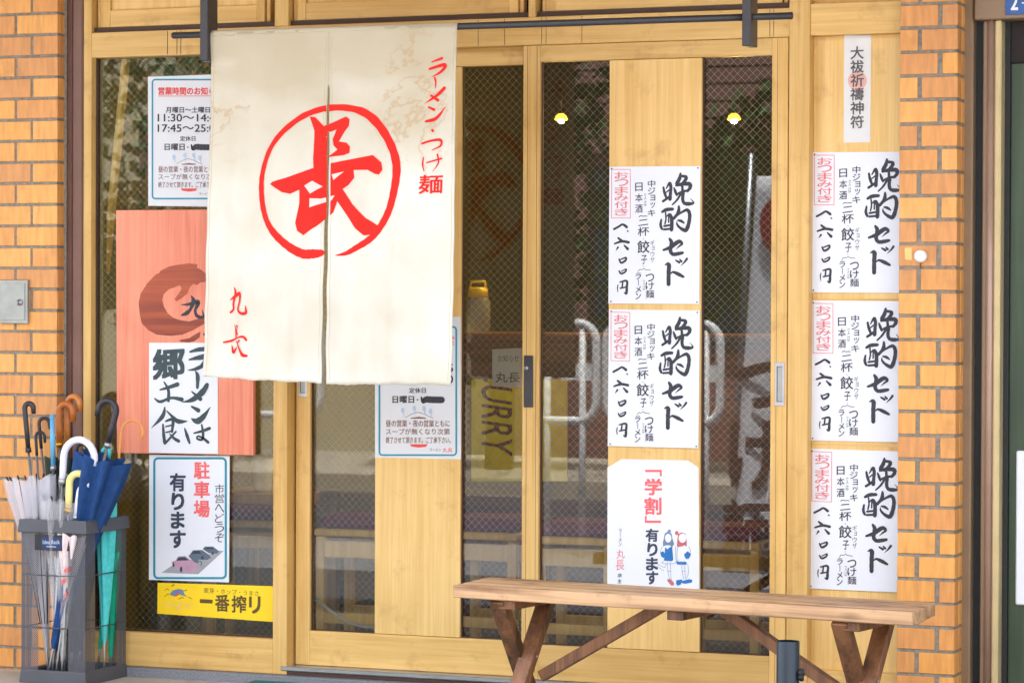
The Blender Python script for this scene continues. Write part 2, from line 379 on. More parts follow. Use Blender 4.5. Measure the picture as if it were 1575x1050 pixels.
def bx(name, mat, x0, x1, y0, y1, z0, z1, parent=None, bev=0, **k): return MB().box(x0, x1, y0, y1, z0, z1, bev).build(name, mat, parent, **k)
def copy_tree(o, parent=None):
    c = o.copy(); C.objects.link(c)
    if parent is not None: c.parent = parent
    for ch in KIDS.get(o.name, []): copy_tree(ch, c)
    return c
KIDS = {}
def kids():
    KIDS.clear()
    for o in C.objects:
        if o.parent: KIDS.setdefault(o.parent.name, []).append(o)

# ------------------------------------------------------------------ print: lettering, brush strokes and flat pictures as thin layers
_tcache = {}
def glyphs(s, off=0.0, res=3):
    k = (s, off)
    if k in _tcache: return _tcache[k]
    c = bpy.data.curves.new('t', 'FONT'); c.body = s; c.offset = off; c.resolution_u = res
    o = bpy.data.objects.new('t', c); me = bpy.data.meshes.new_from_object(o)
    vs = [(v.co.x, v.co.y) for v in me.vertices]; fs = [tuple(p.vertices) for p in me.polygons]
    bpy.data.objects.remove(o); bpy.data.curves.remove(c); bpy.data.meshes.remove(me)
    _tcache[k] = (vs, fs); return vs, fs
def catmull(P_, n=6):
    out = []
    for i in range(len(P_)-1):
        p0 = P_[max(i-1, 0)]; p1 = P_[i]; p2 = P_[i+1]; p3 = P_[min(i+2, len(P_)-1)]
        for j in range(n):
            t = j/n
            out.append(tuple(.5*((2*b)+(-a+c)*t+(2*a-5*b+4*c-d)*t*t+(-a+3*b-3*c+d)*t**3) for a, b, c, d in zip(p0, p1, p2, p3)))
    out.append(P_[-1]); return out
class Print:
    """ox, oy, sc: tracing origin and scale in photo pixels; Y: depth of the printed sheet"""
    def __init__(s, Y, ox=0, oy=0, sc=1.0, surf=None): s.Y = Y; s.o = (ox, oy, sc); s.mb = MB(); s.layer = 0; s.surf = surf
    def crop(s, ox, oy, sc): s.o = (ox, oy, sc); return s
    def p(s, x, y): return at(s.o[0]+x/s.o[2], s.o[1]+y/s.o[2], s.Y)
    k = 1.0
    def wm(s, wd): return s.k*wd/s.o[2]*(8.2+s.Y)/(FPX*.93)
    def _add(s, v2, fs):
        s.layer = (s.layer+1) % 7
        if s.surf:
            s.mb.add([(x, s.surf(x, z)-.0016-s.layer*.0002, z) for x, z in v2], fs)
            if s.both: s.mb.add([(x, s.surf(x, z)+.0012+s.layer*.0001, z) for x, z in v2], fs)
        else: s.mb.add([(x, s.Y-.0004-s.layer*.00012, z) for x, z in v2], fs)
    def fill(s, v2, fs, step=.012):
        if s.surf:                       # cut finely so that the print follows the folds
            bm = bmesh.new(); bv = [bm.verts.new((x, 0, z)) for x, z in v2]
            for f in fs:
                try: bm.faces.new([bv[i] for i in f])
                except ValueError: pass
            xs = [a for a, b in v2]; zs = [b for a, b in v2]
            for lo, hi, ax in ((min(xs), max(xs), 0), (min(zs), max(zs), 2)):
                st = step if ax == 0 else step*2.5
                k = math.ceil(lo/st)
                while k*st < hi:
                    pc = [0, 0, 0]; pc[ax] = k*st; pn = [0, 0, 0]; pn[ax] = 1
                    bmesh.ops.bisect_plane(bm, geom=bm.verts[:]+bm.edges[:]+bm.faces[:], plane_co=pc, plane_no=pn); k += 1
            if s.clip:
                zc, fn = s.clip
                doomed = [f for f in bm.faces if fn(f.calc_center_median())]
                bmesh.ops.delete(bm, geom=doomed, context='FACES')
            bm.verts.index_update(); bm.verts.ensure_lookup_table()
            s._add([(v.co.x, v.co.z) for v in bm.verts], [[v.index for v in f.verts] for f in bm.faces]); bm.free()
        else: s._add(v2, fs)
    clip = None; both = True
    def poly(s, pts, wob=0):
        P_ = [s.p(*q) for q in pts]
        tri = MG.tessellate_polygon([[Vector((x, z, 0)) for x, z in P_]])
        s.fill(P_, [tuple(t) for t in tri]); return s
    def stroke(s, pts, w=None, n=6):
        q = [(p[0], p[1], p[2] if len(p) > 2 else w) for p in pts]
        q = catmull(q, n) if len(q) > 2 else [tuple(a+(b-a)*t/4 for a, b in zip(q[0], q[1])) for t in range(5)]
        W = [(*s.p(a, b), s.wm(max(c, .5))/2) for a, b, c in q]
        L_, R_ = [], []
        for i, (x, z, r) in enumerate(W):
            a = W[max(i-1, 0)]; b = W[min(i+1, len(W)-1)]; dx, dz = b[0]-a[0], b[1]-a[1]; l = math.hypot(dx, dz) or 1
            nx, nz = -dz/l, dx/l
            if len(W) > 8: r *= 1+.05*math.sin(i*1.7+x*90)
            L_.append((x+nx*r, z+nz*r)); R_.append((x-nx*r, z-nz*r))
        v = L_+R_; k = len(L_)
        s.fill(v, [(i, i+1, k+i+1, k+i) for i in range(k-1)])
        for x, z, r in (W[0], W[-1]):     # rounded brush ends
            if r > .0006: s.fill([(x+r*.96*math.cos(a*math.pi/5), z+r*.96*math.sin(a*math.pi/5)) for a in range(10)], [tuple(range(10))])
        return s
    def text(s, t, x0, y0, x1, y1, off=0.0, slant=0.0, rot=0):
        """fit the string into a box given by its top left and bottom right corners"""
        vs, fs = glyphs(t, 0)
        if rot == 90: vs = [(y, -x) for x, y in vs]
        a0 = min(v[0] for v in vs); a1 = max(v[0] for v in vs); b0 = min(v[1] for v in vs); b1 = max(v[1] for v in vs)
        if b1-b0 < .3: b0 -= .3; b1 += .3
        if a1-a0 < .25: a0 -= .25; a1 += .25
        o_ = max(off, 0)*.62
        for sx_, sy_ in (((-1, -1), (1, 1), (-1, 1), (1, -1)) if o_ else ((0, 0),)):
          out = []
          for x, y in vs:
            x += sx_*o_*1; y += sy_*o_
            u = (x-a0)/(a1-a0); v = (y-b0)/(b1-b0)
            px = x0+(x1-x0)*u; py = y1+(y0-y1)*v - slant*(px-x0)
            out.append(s.p(px, py))
          s.fill(out, fs)
        return s
    def column(s, t, x0, y0, x1, y1, off=0.0, slant=0.0, gap=.06):
        """characters one under another"""
        n = len(t); h = (y1-y0)/n
        for i, ch in enumerate(t):
            a, b = y0+i*h+h*gap, y0+(i+1)*h-h*gap
            if ch in 'ー〜': 
                m_ = (x0+x1)/2; s.stroke([(m_, a, (x1-x0)*.13), (m_+(x1-x0)*.04, (a+b)/2, (x1-x0)*.11), (m_, b, (x1-x0)*.07)])
            elif ch == '・': m_ = (x0+x1)/2; s.stroke([(m_-1, (a+b)/2, (x1-x0)*.2), (m_+1, (a+b)/2, (x1-x0)*.2)])
            elif ch in 'ッョ': s.text(ch, x0+(x1-x0)*.35, a, x1, b-h*.15, off, slant)
            elif ch == ' ': pass
            else: s.text(ch, x0, a, x1, b, off, slant)
        return s
    def frame(s, x0, y0, x1, y1, wd, r=0):
        if r == 0:
            for a in (((x0, y0), (x1, y0)), ((x1, y0), (x1, y1)), ((x1, y1), (x0, y1)), ((x0, y1), (x0, y0))): s.stroke([(*a[0], wd), (*a[1], wd)])
            return s
        o, i = [], []
        for cx, cy, a0 in ((x1-r, y0+r, -90), (x1-r, y1-r, 0), (x0+r, y1-r, 90), (x0+r, y0+r, 180)):
            for k in range(6):
                a = math.radians(a0+k*18); o.append((cx+(r+wd/2)*math.cos(a), cy+(r+wd/2)*math.sin(a))); i.append((cx+(r-wd/2)*math.cos(a), cy+(r-wd/2)*math.sin(a)))
        n = len(o); v = [s.p(*q) for q in o+i]; s.fill(v, [(k, (k+1) % n, n+(k+1) % n, n+k) for k in range(n)]); return s
    def disc(s, cx, cy, rx, ry): return s.poly([(cx+rx*math.cos(a*math.pi/9), cy+ry*math.sin(a*math.pi/9)) for a in range(18)])
    def build(s, name, mat, parent, kind=None):
        o = s.mb.build(name, mat, parent, kind=kind); s.mb = MB(); return o

# =================================================================== SETTING
GZ = -.03
bx('pavement', 'concrete', -14, 16, -1.9, -.035, GZ-.3, GZ, kind='structure')
bx('side_lane', 'asphalt', -14, 16, -3.5, -1.9, GZ-.3, GZ-.004, kind='structure')
bx('kerbside_pavement', 'granite', -14, 16, -5.1, -3.5, GZ-.3, GZ, kind='structure')
bx('granite_kerb', 'granite', -1.53, 1.22, -.035, .12, GZ-.3, -.001, bev=.002, kind='structure')
bx('road_kerb', 'asphalt', -14, 16, -5.25, -5.1, GZ-.3, GZ+.004, bev=.01, kind='structure')
bx('road', 'asphalt', -14, 16, -10.2, -5.25, GZ-.5, GZ-.13, kind='structure')
bx('far_pavement', 'concrete', -14, 16, -13, -10.2, GZ-.5, GZ, kind='structure')
bx('ground', 'asphalt', -150, 150, -150, 150, -1.2, -.55, kind='structure')
# room behind the glass
XL, XR = X(146, .06), 1.38
bx('interior_floor', 'floor_in', XL-.1, XR, .13, 4.0, -.12, 0, kind='structure')
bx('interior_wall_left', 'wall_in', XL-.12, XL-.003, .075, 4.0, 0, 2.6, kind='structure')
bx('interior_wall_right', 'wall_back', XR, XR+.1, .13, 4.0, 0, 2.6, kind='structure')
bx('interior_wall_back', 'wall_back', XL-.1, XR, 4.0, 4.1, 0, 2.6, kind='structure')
bx('interior_ceiling', 'ceil_in', XL-.1, XR, .13, 4.0, 2.6, 2.7, kind='structure')

# =================================================================== SHOP FRONT (fixed joinery)
sf = empty('shop_facade', (-.1, .05, 0), 'pale pine shop front with transom panels, fixed side window, posts and sill', 'shop front')
def P_(name, mat, x0, x1, y0, y1, z0, z1, bev=.0015, parent=sf, **k): return bx(name, mat, x0, x1, y0, y1, z0, z1, parent, bev, **k)
xw0 = X(127.5); xg0 = X(140); xp0, xp1 = X(420.6), X(442)
xd1 = X(1211.5); xq1 = X(1243.4)
zG = Z(26.8, 0, 812); zGt = zG+.017       # track groove under the transom
zL = Z(71.5, 0, 757)                    # underside of the lintel
zT = 2.62
P_('jamb', 'pine_v', xw0, xg0, 0, .09, 0, zT)
P_('post', 'pine_v', xp0, xp1, 0, .09, 0, zG-.0005)
P_('post', 'pine_v', xd1, xq1, 0, .09, 0, zT)
P_('lintel', 'pine_h', xp1-.0, xd1, 0.0005, .09, zL, zG)
zWT = Z(89.0, 0, 145.4)
P_('lintel', 'pine_h', xg0, xp0, 0.001, .09, zWT, zG)
P_('mullion', 'pine_v', xp0, xp1, .001, .09, zG, zT)
xm0, xm1 = X(812.5, 0, 20), X(823, 0, 20)
P_('mullion', 'pine_v', xm0, xm1, .001, .09, zG, zT)
for a, b in ((xg0, xp0), (xp1, xm0), (xm1, xd1)):
    P_('track', 'groove', a, b, .018, .085, zG, zGt, bev=0)
    P_('transom_backing', 'gapblack', a, b, .075, .088, zGt, zT, bev=0)
def transom(x0, x1, xi0, xi1):
    z0 = zGt+.001; zr = Z(13, .02, 250)
    P_('transom_stile', 'pine_v', x0, xi0, .022, .055, z0, zT); P_('transom_stile', 'pine_v', xi1, x1, .022, .055, z0, zT)
    P_('transom_rail', 'pine_h', xi0, xi1, .0225, .055, z0, zr); P_('transom_panel', 'pine_panel', xi0, xi1, .032, .045, zr, zT)
    P_('transom_edge_strip', 'pine_v', x0-.016, x0-.003, .03, .06, z0, zT); P_('transom_edge_strip', 'pine_v', x1+.003, x1+.016, .03, .06, z0, zT)
xf = lambda p: X(p, .022, 20)
transom(xf(155), xf(407), xf(169.5), xf(395))
transom(xf(457), xf(796.5), xf(470), xf(783))
transom(xf(840), xf(1203), xf(855), xf(1190))
# thin seams where the lintel boards meet
for p in (735.5, 776, 833, 840, 895, 1184, 1190):
    P_('seam', 'groove', X(p, 0, 50)-.0007, X(p, 0, 50)+.0007, -.0003, .002, zL+.002, zG-.002, bev=0)
for p in (257.5, 272, 278):
    P_('seam', 'groove', X(p, 0, 60)-.0007, X(p, 0, 60)+.0007, -.0003, .002, zWT+.003, zG-.003, bev=0)
# fixed left window
zWB = Z(977, 0, 310)
P_('window_rail', 'pine_h', xg0, xp0, .001, .09, 0, zWB)
def wires(x0, x1, z0, z1, y, parent):
    mb = MB(); st = .0242; hw = .00028
    W_, H_ = x1-x0, z1-z0
    for sgn in (1, -1):
        k = -int(H_/st)-2
        while k*st < W_+H_+st:
            c = k*st+.007          # line x - sgn*z = c  (local, z from the bottom for +, from the top for -)
            pts = []
            a = max(0, -c); b = min(H_, W_-c)
            if b > a:
                q = [(c+a, a), (c+b, b)]
                (xa, za), (xb, zb) = q
                if sgn < 0: za, zb = H_-za, H_-zb
                n = Vector((-(zb-za), xb-xa)).normalized()*hw
                mb.add([(x0+xa+n.x, y, z0+za+n.y), (x0+xb+n.x, y, z0+zb+n.y), (x0+xb-n.x, y, z0+zb-n.y), (x0+xa-n.x, y, z0+za-n.y)], [(0, 1, 2, 3)])
            k += 1
        y += .0006
    return mb.build('wire_mesh', 'wire', parent, kind='stuff')
def pane(x0, x1, z0, z1, y, parent):
    g = bx('glass_pane', 'glass', x0, x1, y, y+.006, z0, z1, parent)
    wires(x0, x1, z0, z1, y+.0046, g); return g
wl, wr = X(146.5, .035), xp0
P_('glazing_bead', 'groove', xg0, xg0+.006, .03, .06, zWB, zWT, bev=0)
P_('glazing_bead', 'wall_in', xg0+.006, xg0+.018, .045, .07, zWB, zWT)
pane(xg0+.002, xp0, zWB, zWT, .038, sf)
P_('glazing_bead', 'groove', xg0+.02, xp0, .03, .037, zWB-.001, zWB+.005, bev=0)
# right fixed bay
xr1 = X(1400, .04)
P_('head_rail', 'pine_h', xq1, xr1, .004, .09, Z(52.5, 0, 1315), Z(3.5, 0, 1315))
P_('fixed_panel', 'pine_panel', xq1, xr1, .042, .06, Z(1031, .04, 1270), Z(52.5, 0, 1315))
P_('bottom_rail', 'pine_h', xq1, xr1, .004, .09, 0, Z(1031, 0, 1270))
P_('upper_panel', 'pine_panel', xq1, xr1, .04, .06, Z(3.5, 0, 1315), zT)
for y in (461, 684):
    P_('batten', 'pine_h', xq1+.002, xr1, .0405, .045, Z(y, .04, 1315)-.004, Z(y, .04, 1315)+.003, bev=0)
# sill
P_('door_track', 'steel', xp1-.02, xd1, -.004, .12, .012, .027, bev=.003)
P_('sill', 'groove', xp1-.02, xd1, .002, .12, 0, .0118, bev=0)

# =================================================================== SLIDING DOORS
def door(name, label, y, xs0, gl, xs1, zt, zb, z0, z1, hnd):
    """gl: (glass0, panel0, panel1, glass1) world x"""
    d = empty(name, ((xs0+xs1)/2, y, z0), label, 'sliding door'); th = .036
    a, b, c, e = gl
    P_('stile', 'pine_v', xs0, a, y, y+th, z0, z1, parent=d); P_('stile', 'pine_v', e, xs1, y, y+th, z0, z1, parent=d)
    P_('rail', 'pine_h', a, e, y+.0005, y+th, zt, z1, parent=d); P_('rail', 'pine_h', a, e, y+.0005, y+th, z0, zb, parent=d)
    P_('wood_panel', 'pine_panel', b, c, y+.003, y+.028, zb+.0015, zt-.0015, bev=.001, parent=d)
    for u, v in ((a, b), (c, e)):
        pane(u, v, zb, zt, y+.02, d)
        P_('glazing_bead', 'groove', u, u+.0045, y+.013, y+.0195, zb, zt, bev=0, parent=d)
        P_('glazing_bead', 'groove', u+.005, v, y+.013, y+.0195, zb, zb+.004, bev=0, parent=d)
    return d
YL, YR = .048, .006
dl = door('sliding_door', 'left sliding door of pale wood with wired glass, half hidden by the cloth curtain', YL,
          X(454.6, YL, 917), (X(479.3, YL+.01), X(576.6, YL+.003, 800), X(708.4, YL+.003, 600), X(803.5, YL)), X(828, YL),
          Z(101, YL, 757), Z(975.5, YL, 600), .028, zL+.01, 0)
dr = door('sliding_door', 'right sliding door of pale wood whose centre panel carries three posters', YR,
          X(803.4, YR, 500), (X(830.8, YR+.01), X(935.4, YR), X(1076.7, YR, 600), X(1185.2, YR, 550)), X(1210.3, YR),
          Z(90.3, YR, 1010), Z(1000, YR, 1005), .028, zL-.001, 0)
# moulding lines on the door stiles
for p in (810, 824.5): P_('stile_line', 'groove', X(p, YR, 500)-.0006, X(p, YR, 500)+.0006, YR-.0003, YR+.003, .05, zL-.003, bev=0, parent=dr)
P_('stile_line', 'groove', X(1194, YR)-.0005, X(1194, YR)+.0005, YR-.0003, YR+.003, .05, zL-.003, bev=0, parent=dr)
# recessed metal pulls
def pull(px, py0, py1, y, par, wpx=15):
    x0, x1 = X(px-wpx/2, y, py0), X(px+wpx/2, y, py0); z1, z0 = Z(py0, y, px), Z(py1, y, px)
    h = P_('door_pull', 'steel', x0, x1, y-.002, y+.002, z0, z1, bev=.0008, parent=par)
    t = .0065
    bx('recess', 'iron', x0+t, x1-t, y-.0024, y-.0021, z0+.012, z1-.012, h)
    bx('recess_floor', 'keybox', x0+t+.003, x1-t, y-.0029, y-.0025, z0+.014, z1-.014, h)
pull(1199.3, 557, 624, YR, dr); pull(465.8, 540, 610, YL, dl, 13)
# dark lock plate on the meeting stile
lx0, lx1 = X(806.5, YR, 585), X(820.5, YR, 585)
h = P_('lock_plate', 'iron', lx0, lx1, YR-.007, YR-.0004, Z(626, YR, 813), Z(546.5, YR, 813), bev=.002, parent=dr)
cx, cz = at(811, 566, YR)
MB().tube([(cx, YR-.0072, cz), (cx, YR-.012, cz)], .0075, 16).build('lock_cylinder', 'steel', h)
MB().box(cx-.001, cx+.001, YR-.0126, YR-.0121, cz-.004, cz+.004).build('keyhole', 'black', h)

# =================================================================== BRICK PILLARS
def brick_shapes(): pass
def pillar(name, label, xe, joints_a, joints_b, x_min, ztop0, pitch, n, par_a, xback, ret):
    """xe: front right corner x; joints: list of (x0,x1) bricks for the two alternating courses"""
    t = empty(name, ((x_min+xe)/2, .1, 0), label, 'brick pillar')
    bx('core', 'grout', x_min-.0, xe-.004, -.046, .2, GZ, 2.7, t)
    cache = {}
    for k in range(-9, n):
        za = ztop0-k*pitch; z1 = za-.0045; z0 = za-pitch+.0045
        if z0 > 2.68: continue
        rows = joints_a if (k % 2 == par_a) else joints_b
        for (x0, x1, corner) in rows:
            key = (round(x0, 4), round(x1, 4), corner)
            if key not in cache:
                mb = MB(); h = pitch-.009
                if corner:                 # L-shaped corner brick that wraps the edge
                    mb.box(x0, x1, -.05, -.038, 0, h, .0015); mb.box(x1-.012, x1-.0003, -.0385, -.05+corner, 0, h, .0015)
                else: mb.box(x0, x1, -.05, -.038, 0, h, .0015)
                o = mb.build('brick', 'brick', t); cache[key] = o
                o.location.z = z0; o.location.y = rnd.uniform(-.0006, .0006)
            else:
                c = cache[key].copy(); C.objects.link(c); c.location = (rnd.uniform(-.0006, .0006), rnd.uniform(-.0007, .0007), z0+rnd.uniform(-.0005, .0005))
        if ret > .06:                      # short tiles filling the rest of the return side
            key = 'r'
            if key not in cache:
                o = MB().box(xe-.012, xe-.0003, -.05+.052+.008, -.05+ret, 0, pitch-.009, .0015).build('brick', 'brick', t); cache[key] = o; o.location.z = z0
            else:
                c = cache[key].copy(); C.objects.link(c); c.location.z = z0
    return t
BY = -.05
xe = X(88.2, BY, 350); b51 = X(50.5, BY, 350); b47 = X(46.5, BY, 350); b26 = X(26, BY, 350); b22 = X(22, BY, 350)
zl0 = at(50, 21.6, BY)[1]
pitchL = (zl0-at(25, 1027.6, BY)[1])/31
pillar('brick_pillar', 'orange brick pillar at the left edge, behind the umbrella stand', xe,
       [(b26, xe, .052), (b22-.227, b22, 0)], [(b51, xe, .052), (b47-.227, b47, 0)], b22-.26, zl0, pitchL, 33, 0, 0, .05)
xe2 = X(1471.2, BY, 400); c0 = X(1382.5, BY, 400); c1 = X(1413.5-4, BY, 400); c2 = X(1416, BY, 400); d1 = X(1440.5, BY, 400); d2 = X(1447.5, BY, 400)
zr0 = at(1430, 5.7, BY)[1]; pitchR = (zr0-at(1425, 1037.7, BY)[1])/28
pr_ = pillar('brick_pillar', 'narrow orange brick pillar between the wall posters and the bronze door frame', xe2,
       [(c0, d1, 0), (d2, xe2, .052)], [(c0, c1, 0), (c2, xe2, .052)], c0, zr0, pitchR, 31, 0, 0, .11)

# =================================================================== purple-brown frame strip beside the left pillar
t = empty('metal_frame_strip', (X(112, .01), .03, 0), 'purple-brown metal frame strip between left brick pillar and wood', 'frame')
xa, xb, xc = X(99.5, 0), X(111.5, 0), X(127.2, 0)
P_('frame_face', 'purple_alu', xe-.02, xb-.002, .0, .06, GZ, 2.65, bev=.003, parent=t)
P_('frame_groove', 'groove', xb-.002, xb+.002, .01, .06, GZ, 2.65, bev=0, parent=t)
P_('frame_face', 'purple_alu', xb+.002, xw0, -.008, .06, GZ, 2.65, bev=.004, parent=t)
P_('sealant_strip', 'grout', xe-.004, xe+.007, -.006, .0, GZ, 2.65, bev=.002, parent=t)

# =================================================================== NEIGHBOURING DOOR at the right edge
YN = .05
nb = empty('bronze_door_frame', (X(1530, YN), YN, 0), 'bronze aluminium door frame at the right edge of the picture', 'door frame')
def col(p): return X(p, YN, 500)
P_('frame_jamb', 'bronze', xe2-.01, col(1495), YN-.005, YN+.06, GZ, 2.65, bev=.004, parent=nb)
P_('shadow_gap', 'black', col(1495), col(1508), YN+.04, YN+.06, GZ, Z(31, YN, 1530), bev=0, parent=nb)
P_('frame_post', 'bronze', col(1508), col(1518), YN+.012, YN+.06, GZ, Z(31, YN, 1530), bev=.003, parent=nb)
MB().tube([(col(1520.5), YN+.02, GZ), (col(1520.5), YN+.02, Z(31, YN, 1530))], .0145, 20).build('round_post', 'bronze_pink', nb)
P_('frame_post', 'gold', col(1527.2), col(1537.8), YN+.0, YN+.06, GZ, Z(31, YN, 1530), bev=.004, parent=nb)
P_('shadow_gap', 'black', col(1537.8), col(1546), YN+.05, YN+.07, GZ, Z(31, YN, 1530), bev=0, parent=nb)
P_('header', 'bronze', col(1498), col(1498)+.7, YN-.02, YN+.06, Z(31, YN, 1530), 2.65, bev=.003, parent=nb)
gd = empty('green_door', (col(1600), YN+.06, 0), 'dark green wooden door behind the bronze frame', 'door')
P_('door_leaf', 'green_door', col(1546), col(1546)+.6, YN+.062, YN+.1, GZ, Z(95, YN, 1560), bev=.002, parent=gd)
P_('door_closer_box', 'gapblack', col(1546), col(1546)+.6, YN+.055, YN+.1, Z(95, YN, 1560)+.001, Z(31, YN, 1530), bev=.002, parent=gd)
wn = empty('white_notice', (X(1600, YN+.05), YN+.05, Z(800, YN, 1575)), 'blank white board with rounded corner hung on the green door', 'notice')
x0 = X(1562, YN+.05, 800)
P_('board', 'paper', x0, x0+.3, YN+.052, YN+.06, Z(930, YN+.05, 1565), Z(693, YN+.05, 1565), bev=.004, parent=wn)
pl = empty('address_plate', (X(1575, YN-.02, 10), YN-.02, Z(10, YN, 1570)), 'blue enamel address plate with a white 2 on the bronze header', 'address plate')
bx('plate_sheet', 'plate', X(1547, YN-.02, 10), X(1547, YN-.02, 10)+.2, YN-.026, YN-.0205, Z(23, YN-.02, 1560), Z(23, YN-.02, 1560)+.09, pl, .001)
Print(YN-.0265).text('2', 1555, -8, 1565.5, 15.5, .03).text('-', 1569, -2, 1578, 12, .02).build('lettering', 'white', pl, kind='stuff')

# =================================================================== EAVE above (shades the upper part)
ev = empty('eave', (0, -.6, 2.64), 'brown boarded eave over the shop front, above the picture', 'eave')
P_('soffit_board', 'soffit', -9, 9, -1.4, .2, 2.66, 2.72, bev=.004, parent=ev)
P_('fascia', 'soffit', -9, 9, -1.45, -1.4, 2.6, 2.85, bev=.004, parent=ev)
P_('roof_slab', 'soffit', -9, 9, -1.4, 4.3, 2.721, 2.84, bev=0, parent=ev)
for a, b, lab in ((-9, b22-.262, 'unseen cream wall added on the left to stop sun coming from behind'), (col(1546)+.62, 9, 'unseen cream wall added on the right to stop sun coming from behind')):
    t = empty('sun_block_wall', ((a+b)/2, 0, 0), lab, 'wall'); bx('sun_block_body', 'cream', a, b, .02, 4.2, GZ, 2.65, t)  # out of view, added so no sun passes beside the shop from behind

# =================================================================== NOREN and its rod
YC = -.45
rail = empty('curtain_rail', (.05, YC, 2.0), 'long dark iron rod on two hanging brackets carrying the shop curtain', 'curtain rail')
MB().tube([(-.9376, YC, 2.0021), (-.3, YC, 2.0005), (.4, YC, 1.9985), (1.022, YC, 1.9968)], .0102, 18).build('rod', 'iron', rail)
MB().ball((-.9376, YC, 2.0021), .0102).build('rod_end', 'iron', rail)
for pxa, pyb in ((307.2, 94), (1141, 71)):
    xA = X(pxa, YC-.033, 50)
    P_('bracket', 'iron', xA, xA+.026, YC-.033, YC+.035, Z(pyb, YC-.033, pxa), 2.66, bev=.002, parent=rail)
NXL, NXR = X(327, YC, 100), X(705.5, YC, 100)
NZT = 2.0005+.011
NZB = Z(588, YC, 500)
XS = X(508.5, YC, 300); ZS = Z(135, YC, 509)
def ncl(x, z):
    """depth of the cloth: tight on the rod, looser folds further down"""
    t = max(0, min(1, (NZT-z)/(NZT-NZB))); a = t**.8
    u = x-NXL
    y = YC-.0115 + a*(.014*math.sin(u*11+1.2+.5*t)+.010*math.sin(u*25+2.1-1.6*t)+.005*math.sin(u*49+z*4)+.003*math.sin(u*90-z*6)) - .026*a + .0022*math.sin(z*37+u*8)*(.3+a)
    y += .012*math.exp(-((u-.02)/.03)**2)*math.sin(t*9)*a
    y += .008*a*math.exp(-((x-XS)/.05)**2)
    if t < .12: y += .004*math.exp(-((u-.06-.5*t)/.02)**2)-.003*math.exp(-((u-.1-.7*t)/.02)**2)
    return y
def nedge(z):
    t = (NZT-z)/(NZT-NZB)
    xl = X(322, YC, 50)+(NXL-X(322, YC, 50))*min(1, t/.08) - .001 if t < .08 else NXL+(X(318, YC, 583)-NXL)*((t-.08)/.92)**1.3
    xr = NXR+(X(703, YC, 590)-NXR)*t
    gap = 0 if z > ZS else .0040+.0062*((ZS-z)/(ZS-NZB))**.8
    xs = XS+(X(507, YC, 590)-XS)*max(0, (ZS-z)/(ZS-NZB))
    return xl, xs-gap/2, xs+gap, xr
nr = empty('shop_curtain', (-.4, YC, NZB), 'cream cotton shop curtain with a large red character in a red ring', 'curtain')
def npanel(name, side):
    nx, nz = 60, 90; vs = []; fs = []
    for j in range(nz+1):
        z0 = NZT-.008-(NZT-.008-NZB)*j/nz
        e = nedge(z0)
        xa, xb = (e[0], e[1]) if side == 0 else (e[2], e[3])
        for i in range(nx+1):
            x = xa+(xb-xa)*i/nx
            z = z0
            if j/nz > .97:
                if side == 0: z = z0 + (.012-(.013)*(i/nx)+.0014*math.sin(i*.4)+.0006*math.sin(i*1.7)) *(j/nz-.97)/.03
                else: z = z0 + (-.005+.004*(i/nx)+.0009*math.sin(i*1.9)+.0014*math.sin(i*.4+1)) *(j/nz-.97)/.03
            vs.append((x, ncl(x, z0), z))
    for j in range(nz):
        for i in range(nx): a = j*(nx+1)+i; fs.append((a, a+1, a+nx+2, a+nx+1))
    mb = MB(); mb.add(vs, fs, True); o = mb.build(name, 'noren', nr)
    md = o.modifiers.new('thick', 'SOLIDIFY'); md.thickness = .0012; md.offset = 0
    return o
npanel('cloth_panel', 0); npanel('cloth_panel', 1)
e = nedge(NZT-.008)
mb = MB()
pr_a = []
for k in range(9):
    a = math.radians(-35+k*(215/8)); pr_a.append((-math.cos(a)*.0125, math.sin(a)*.0115))
vs = []; fs = []
for i in range(31):
    x = e[0]+(e[3]-e[0])*i/30; zc = 2.0021-.0053*(x+.9376)/1.96
    for dy, dz in pr_a: vs.append((x, YC+dy*(1+.05*math.sin(i*2.2)), zc+dz))
for i in range(30):
    for k in range(8): a = i*9+k; fs.append((a, a+1, a+10, a+9))
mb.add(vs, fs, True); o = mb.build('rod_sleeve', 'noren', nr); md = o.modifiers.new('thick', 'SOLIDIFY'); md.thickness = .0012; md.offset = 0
# stitched hems
mb = MB()
for side, idx in ((0, 0), (0, 1), (1, 2), (1, 3)):
    L_ = []
    for j in range(40):
        z = NZT-.03-(NZT-.04-NZB)*j/39; ee = nedge(z)[idx]; x = ee+(.009 if idx in (0, 2) else -.009)
        L_.append((x, ncl(x, z)-.0012, z))
    for j in range(39): mb.add([(L_[j][0]-.0006, L_[j][1], L_[j][2]), (L_[j][0]+.0006, L_[j][1], L_[j][2]), (L_[j+1][0]+.0006, L_[j+1][1], L_[j+1][2]), (L_[j+1][0]-.0006, L_[j+1][1], L_[j+1][2])], [(0, 1, 2, 3)])
mb.build('hem_stitch', plain('thread', rgb(200, 186, 150), .9), nr, kind='stuff')
